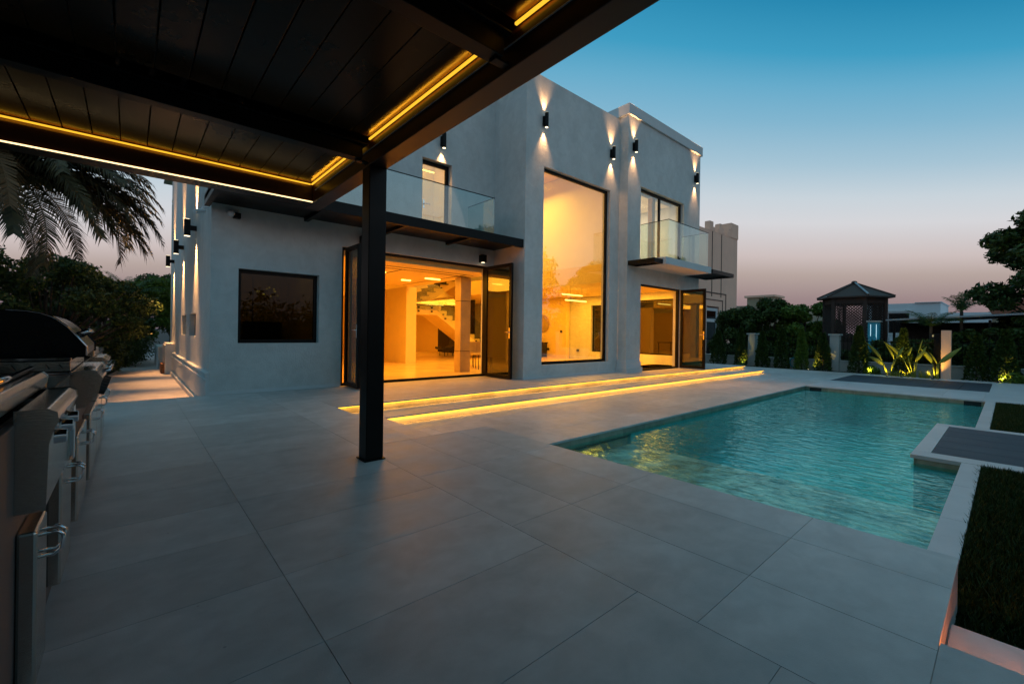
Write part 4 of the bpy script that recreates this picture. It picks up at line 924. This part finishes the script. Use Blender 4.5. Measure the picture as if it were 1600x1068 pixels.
T = thing('back_hedge', 'tall dark hedge along the lawn behind the viewer', 'hedge', (10, -9, -.4))
V_, F_ = leaves([(-9+k*1.6, -9.5+.5*math.sin(k*1.7), 1.1+.3*math.sin(k*2.3), 1.3, .9, 1.9) for k in range(28)], 26000, .17, 78, shell=.3); np_mesh('foliage', V_, F_, 'leaf_dark', T)
MB().box(-10, 36, -9.8, -9.6, -.45, 1.6).build('stems', 'bark', T)
tag(MB().box(-3.6, -3.4, -8, 8, -.45, 2.55).box(-3.65, -3.35, -8.05, 8.05, 2.5505, 2.62).build('shade_wall', 'pier', bevel=.01), 'unseen wall added behind the outdoor kitchen to shade the terrace', 'wall')  # added out of view to block sky light from the left
tag(MB().box(-3.39, 3.2, -4.2, -4.0, -.45, 2.9).build('shade_wall', 'pier', bevel=.01), 'unseen wall added behind the viewer to shade the terrace', 'wall')  # also added unseen, keeps the deck under the pergola darker
# ================================================================ NEIGHBOURS
# tan house
H = thing('neighbour_house', 'tan neighbour house with stepped battlements beside the villa', 'house', (30, 14, -.4))
TY = 14.0
b = MB(); wall(b, 'y', TY, 6, 27, 35.35, -.45, 8.55, [(30.3, 32.3, -.45, 3.2)]); b.build('facade', 'tan', H)
b = MB(); b.box(34.1, 35.4, TY-.04, TY+1.2, 8.5505, 9.65)
z = 8.5505
for x0, x1, zz in ((30.6, 31.15, .65), (31.15, 31.4, .3), (32.0, 32.25, .3), (32.25, 32.6, .72), (32.6, 32.8, .45), (32.8, 33.0, .2), (33.5, 33.75, .3), (33.75, 34.0999, .6)): b.box(x0, x1-.001, TY-.02, TY+.35, z, z+zz)
b.pieces('battlement', 'tan', H)
b = MB()
for x in (31.0, 32.5): b.box(x, x+.06, TY-.03, TY-.001, 3.9, 8.5)
frame(b, 'y', TY-.035, .034, 29.6, 33.4, -.45, 4.2, .07); frame(b, 'y', TY-.03, .029, 30.0, 32.85, -.45, 3.7, .06); b.build('moulding', 'groove', H)
wn = frame(MB(), 'y', TY+.1, .1, 30.32, 32.28, -.4, 3.1, .22, hb=(2.2,)).build('window', 'trim', H)
MB().box(30.4, 32.2, TY+.15, TY+.16, -.3, 3.05).build('pane', 'dglass', wn); MB().box(31.2, 32.1, TY+.35, TY+.4, -.3, 2.1).build('curtain', 'greencurtain', wn)
H = thing('tan_villa', 'low tan villa with square tower behind the trees', 'house', (48, 18, -.4))
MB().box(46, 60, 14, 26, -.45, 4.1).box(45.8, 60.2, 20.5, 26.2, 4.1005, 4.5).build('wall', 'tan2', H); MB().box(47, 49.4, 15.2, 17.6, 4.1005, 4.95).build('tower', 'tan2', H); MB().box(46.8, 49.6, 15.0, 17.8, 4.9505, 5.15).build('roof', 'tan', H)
# gazebo
Gz = thing('gazebo', 'dark wooden gazebo with lattice walls and hipped roof', 'gazebo', (26.0, 4.95, -.4))
gx, gy = 26.0, 4.93
b = MB(); n8 = 6; rr, zz0, zz1 = 1.50, 3.02, 3.72
ring = [(gx+rr*math.cos(R(30+60*k)), gy+rr*math.sin(R(30+60*k)), zz0) for k in range(6)]; i = 0
b.v = ring+[(p[0], p[1], zz0-.06) for p in ring]+[(gx, gy, zz1)]
for k in range(6): b.f.append((k, (k+1) % 6, 12)); b.f.append((k, k+6, (k+1) % 6+6, (k+1) % 6))
b.f.append(tuple(range(11, 5, -1))); b.build('roof', 'roof', Gz)
b = MB()
for k in range(6): b.tube([(ring[k][0], ring[k][1], zz0+.02), (gx, gy, zz1+.02)], .045, 5)
b.ell((gx, gy, zz1+.03), (.12, .12, .08)); b.build('ridge_cap', 'roof', Gz)
b = MB(); b.tube([(ring[3][0], ring[3][1], zz0+.05), (gx, gy, zz1+.05)], .05, 4); b.build('flashing', 'lead', Gz)
r2 = 1.17; c6 = [(gx+r2*math.cos(R(30+60*k)), gy+r2*math.sin(R(30+60*k))) for k in range(6)]
for k in range(6):
    MB().box(c6[k][0]-.07, c6[k][0]+.07, c6[k][1]-.07, c6[k][1]+.07, -.45, zz0-.061).build('post', 'wood', Gz)
for k in range(6):
    a, c = Vector(c6[k]), Vector(c6[(k+1) % 6]); d = (c-a); Ld = d.length; d.normalize(); q = MB()
    n_ = 13; H0, H1 = .9, 2.7
    def SL(u0, z0_, u1, z1_): q.tube([(a.x+d.x*u0, a.y+d.y*u0, z0_), (a.x+d.x*u1, a.y+d.y*u1, z1_)], .022, 4)
    W_ = Ld-.14
    for j in range(-15, 16):
        s0 = j*.13
        for sg in (1, -1):
            p0 = max(0, -s0); p1 = min(W_, (H1-H0)-s0)
            if p1 > p0:
                if sg == 1: SL(.07+p0, H0+s0+p0, .07+p1, H0+s0+p1)
                else: SL(.07+W_-p0, H0+s0+p0, .07+W_-p1, H0+s0+p1)
    q.build('lattice', 'wood', Gz)
    q = MB(); e = .03; nx, ny = -d.y*e, d.x*e; p0 = a+d*.07; p1 = c-d*.07
    q.prism([(p0.x+nx, p0.y+ny), (p1.x+nx, p1.y+ny), (p1.x-nx, p1.y-ny), (p0.x-nx, p0.y-ny)], 'z', -.45, H0); q.prism([(p0.x+nx, p0.y+ny), (p1.x+nx, p1.y+ny), (p1.x-nx, p1.y-ny), (p0.x-nx, p0.y-ny)], 'z', H1, zz0-.061)
    q.pieces('panel', 'wood', Gz)
T = thing('turquoise_pillar', 'turquoise mosaic pillar beside the gazebo', 'pillar', (24.1, 3.86, -.4))
MB().box(23.95, 24.25, 3.66, 4.06, -.45, 1.80).build('pillar_body', 'mosaic', T, bevel=.01); MB().box(23.9, 24.3, 3.62, 4.10, 1.8005, 1.86).build('cap', 'pier', T)
b = MB(); b.box(23.942, 23.949, 3.76, 3.775, .9, 1.7); b.box(23.942, 23.949, 3.95, 3.965, 1.2, 1.7); b.build('light_line', emit('pillar_glint', (.6, .9, 1), 1.2), T)  # reflection streaks on the tiles, put in as glowing strips; no lamp here
# white villa, red-roofed house
H = thing('white_villa', 'distant white flat roofed villa right of the gazebo', 'house', (60, 7, -.4))
b = MB(); wall(b, 'x', 58, 8, 4.4, 9.9, -.45, 4.55, [(6.6, 8.2, 1.6, 3.6), (5.0, 5.9, 1.9, 3.2)]); b.box(57.8, 66, 4.3, 6.2, 4.551, 4.62); b.build('wall', 'white', H)
frame(MB(), 'x', 57.9, .1, 6.3, 8.5, 1.4, 3.9, .18).build('window_surround', 'trim', H)
wn = frame(MB(), 'x', 58.2, .1, 6.62, 8.18, 1.62, 3.58, .1).build('window', 'black', H); MB().box(58.25, 58.27, 6.7, 8.1, 1.7, 3.5).build('pane', 'enamel', wn)
wn = frame(MB(), 'x', 58.2, .1, 5.02, 5.88, 1.92, 3.18, .08).build('window', 'black', H); MB().box(58.25, 58.27, 5.1, 5.8, 2.0, 3.1).build('pane', 'enamel', wn)
MB().box(58, 66, 1.2, 4.39, -.45, 3.55).build('annex', 'white', H)
H = thing('red_roof_house', 'distant tan house with low red tiled roof', 'house', (66, 1, -.4))
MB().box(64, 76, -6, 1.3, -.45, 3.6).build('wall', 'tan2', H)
MB().prism([(1.8, 3.601), (-6.6, 3.601), (-4.5, 5.0), (-.6, 5.0)], 'x', 63.6, 76).build('roof', 'redroof', H)
# long grey awning roof with dark hedge below
A = thing('carport', 'long grey awning roof over dark parking behind the fence', 'carport', (25, 1, -.4))
b = MB(); b.prism([(3.45, 1.86), (-5, 2.25), (-5, 2.31), (3.45, 1.90)], 'x', 23.9, 27.4); b.build('roof', 'lead', A, bevel=.01)
b = MB(); b.box(27.2, 27.38, -5, 3.4, -.45, 1.84); b.build('back_wall', 'black', A)
for y in (3.2, .5, -2.2): MB().box(23.98, 24.06, y-.04, y+.04, -.45, 1.85).build('post', 'metal', A)
MB().tube([(23.9, -.55, 1.2), (23.9, -1.6, 2.05)], .05, 6).build('brace', 'lead', A)
# dark hedge so the street side reads as planting
hv, hf = [], []
T = thing('hedge', 'dark clipped hedge behind the railing', 'hedge', (23.0, 3, -.4))
V_, F_ = leaves([(23.1, 9.6-k*.62, .15, .32, .42, .55+.06*math.sin(k*2.1)) for k in range(24)], 26000, .06, 77, shell=.2); np_mesh('foliage', V_, F_, 'leaf_dark', T)
MB().box(23.05, 23.15, -4.8, 9.8, -.45, .1).build('stems', 'bark', T)
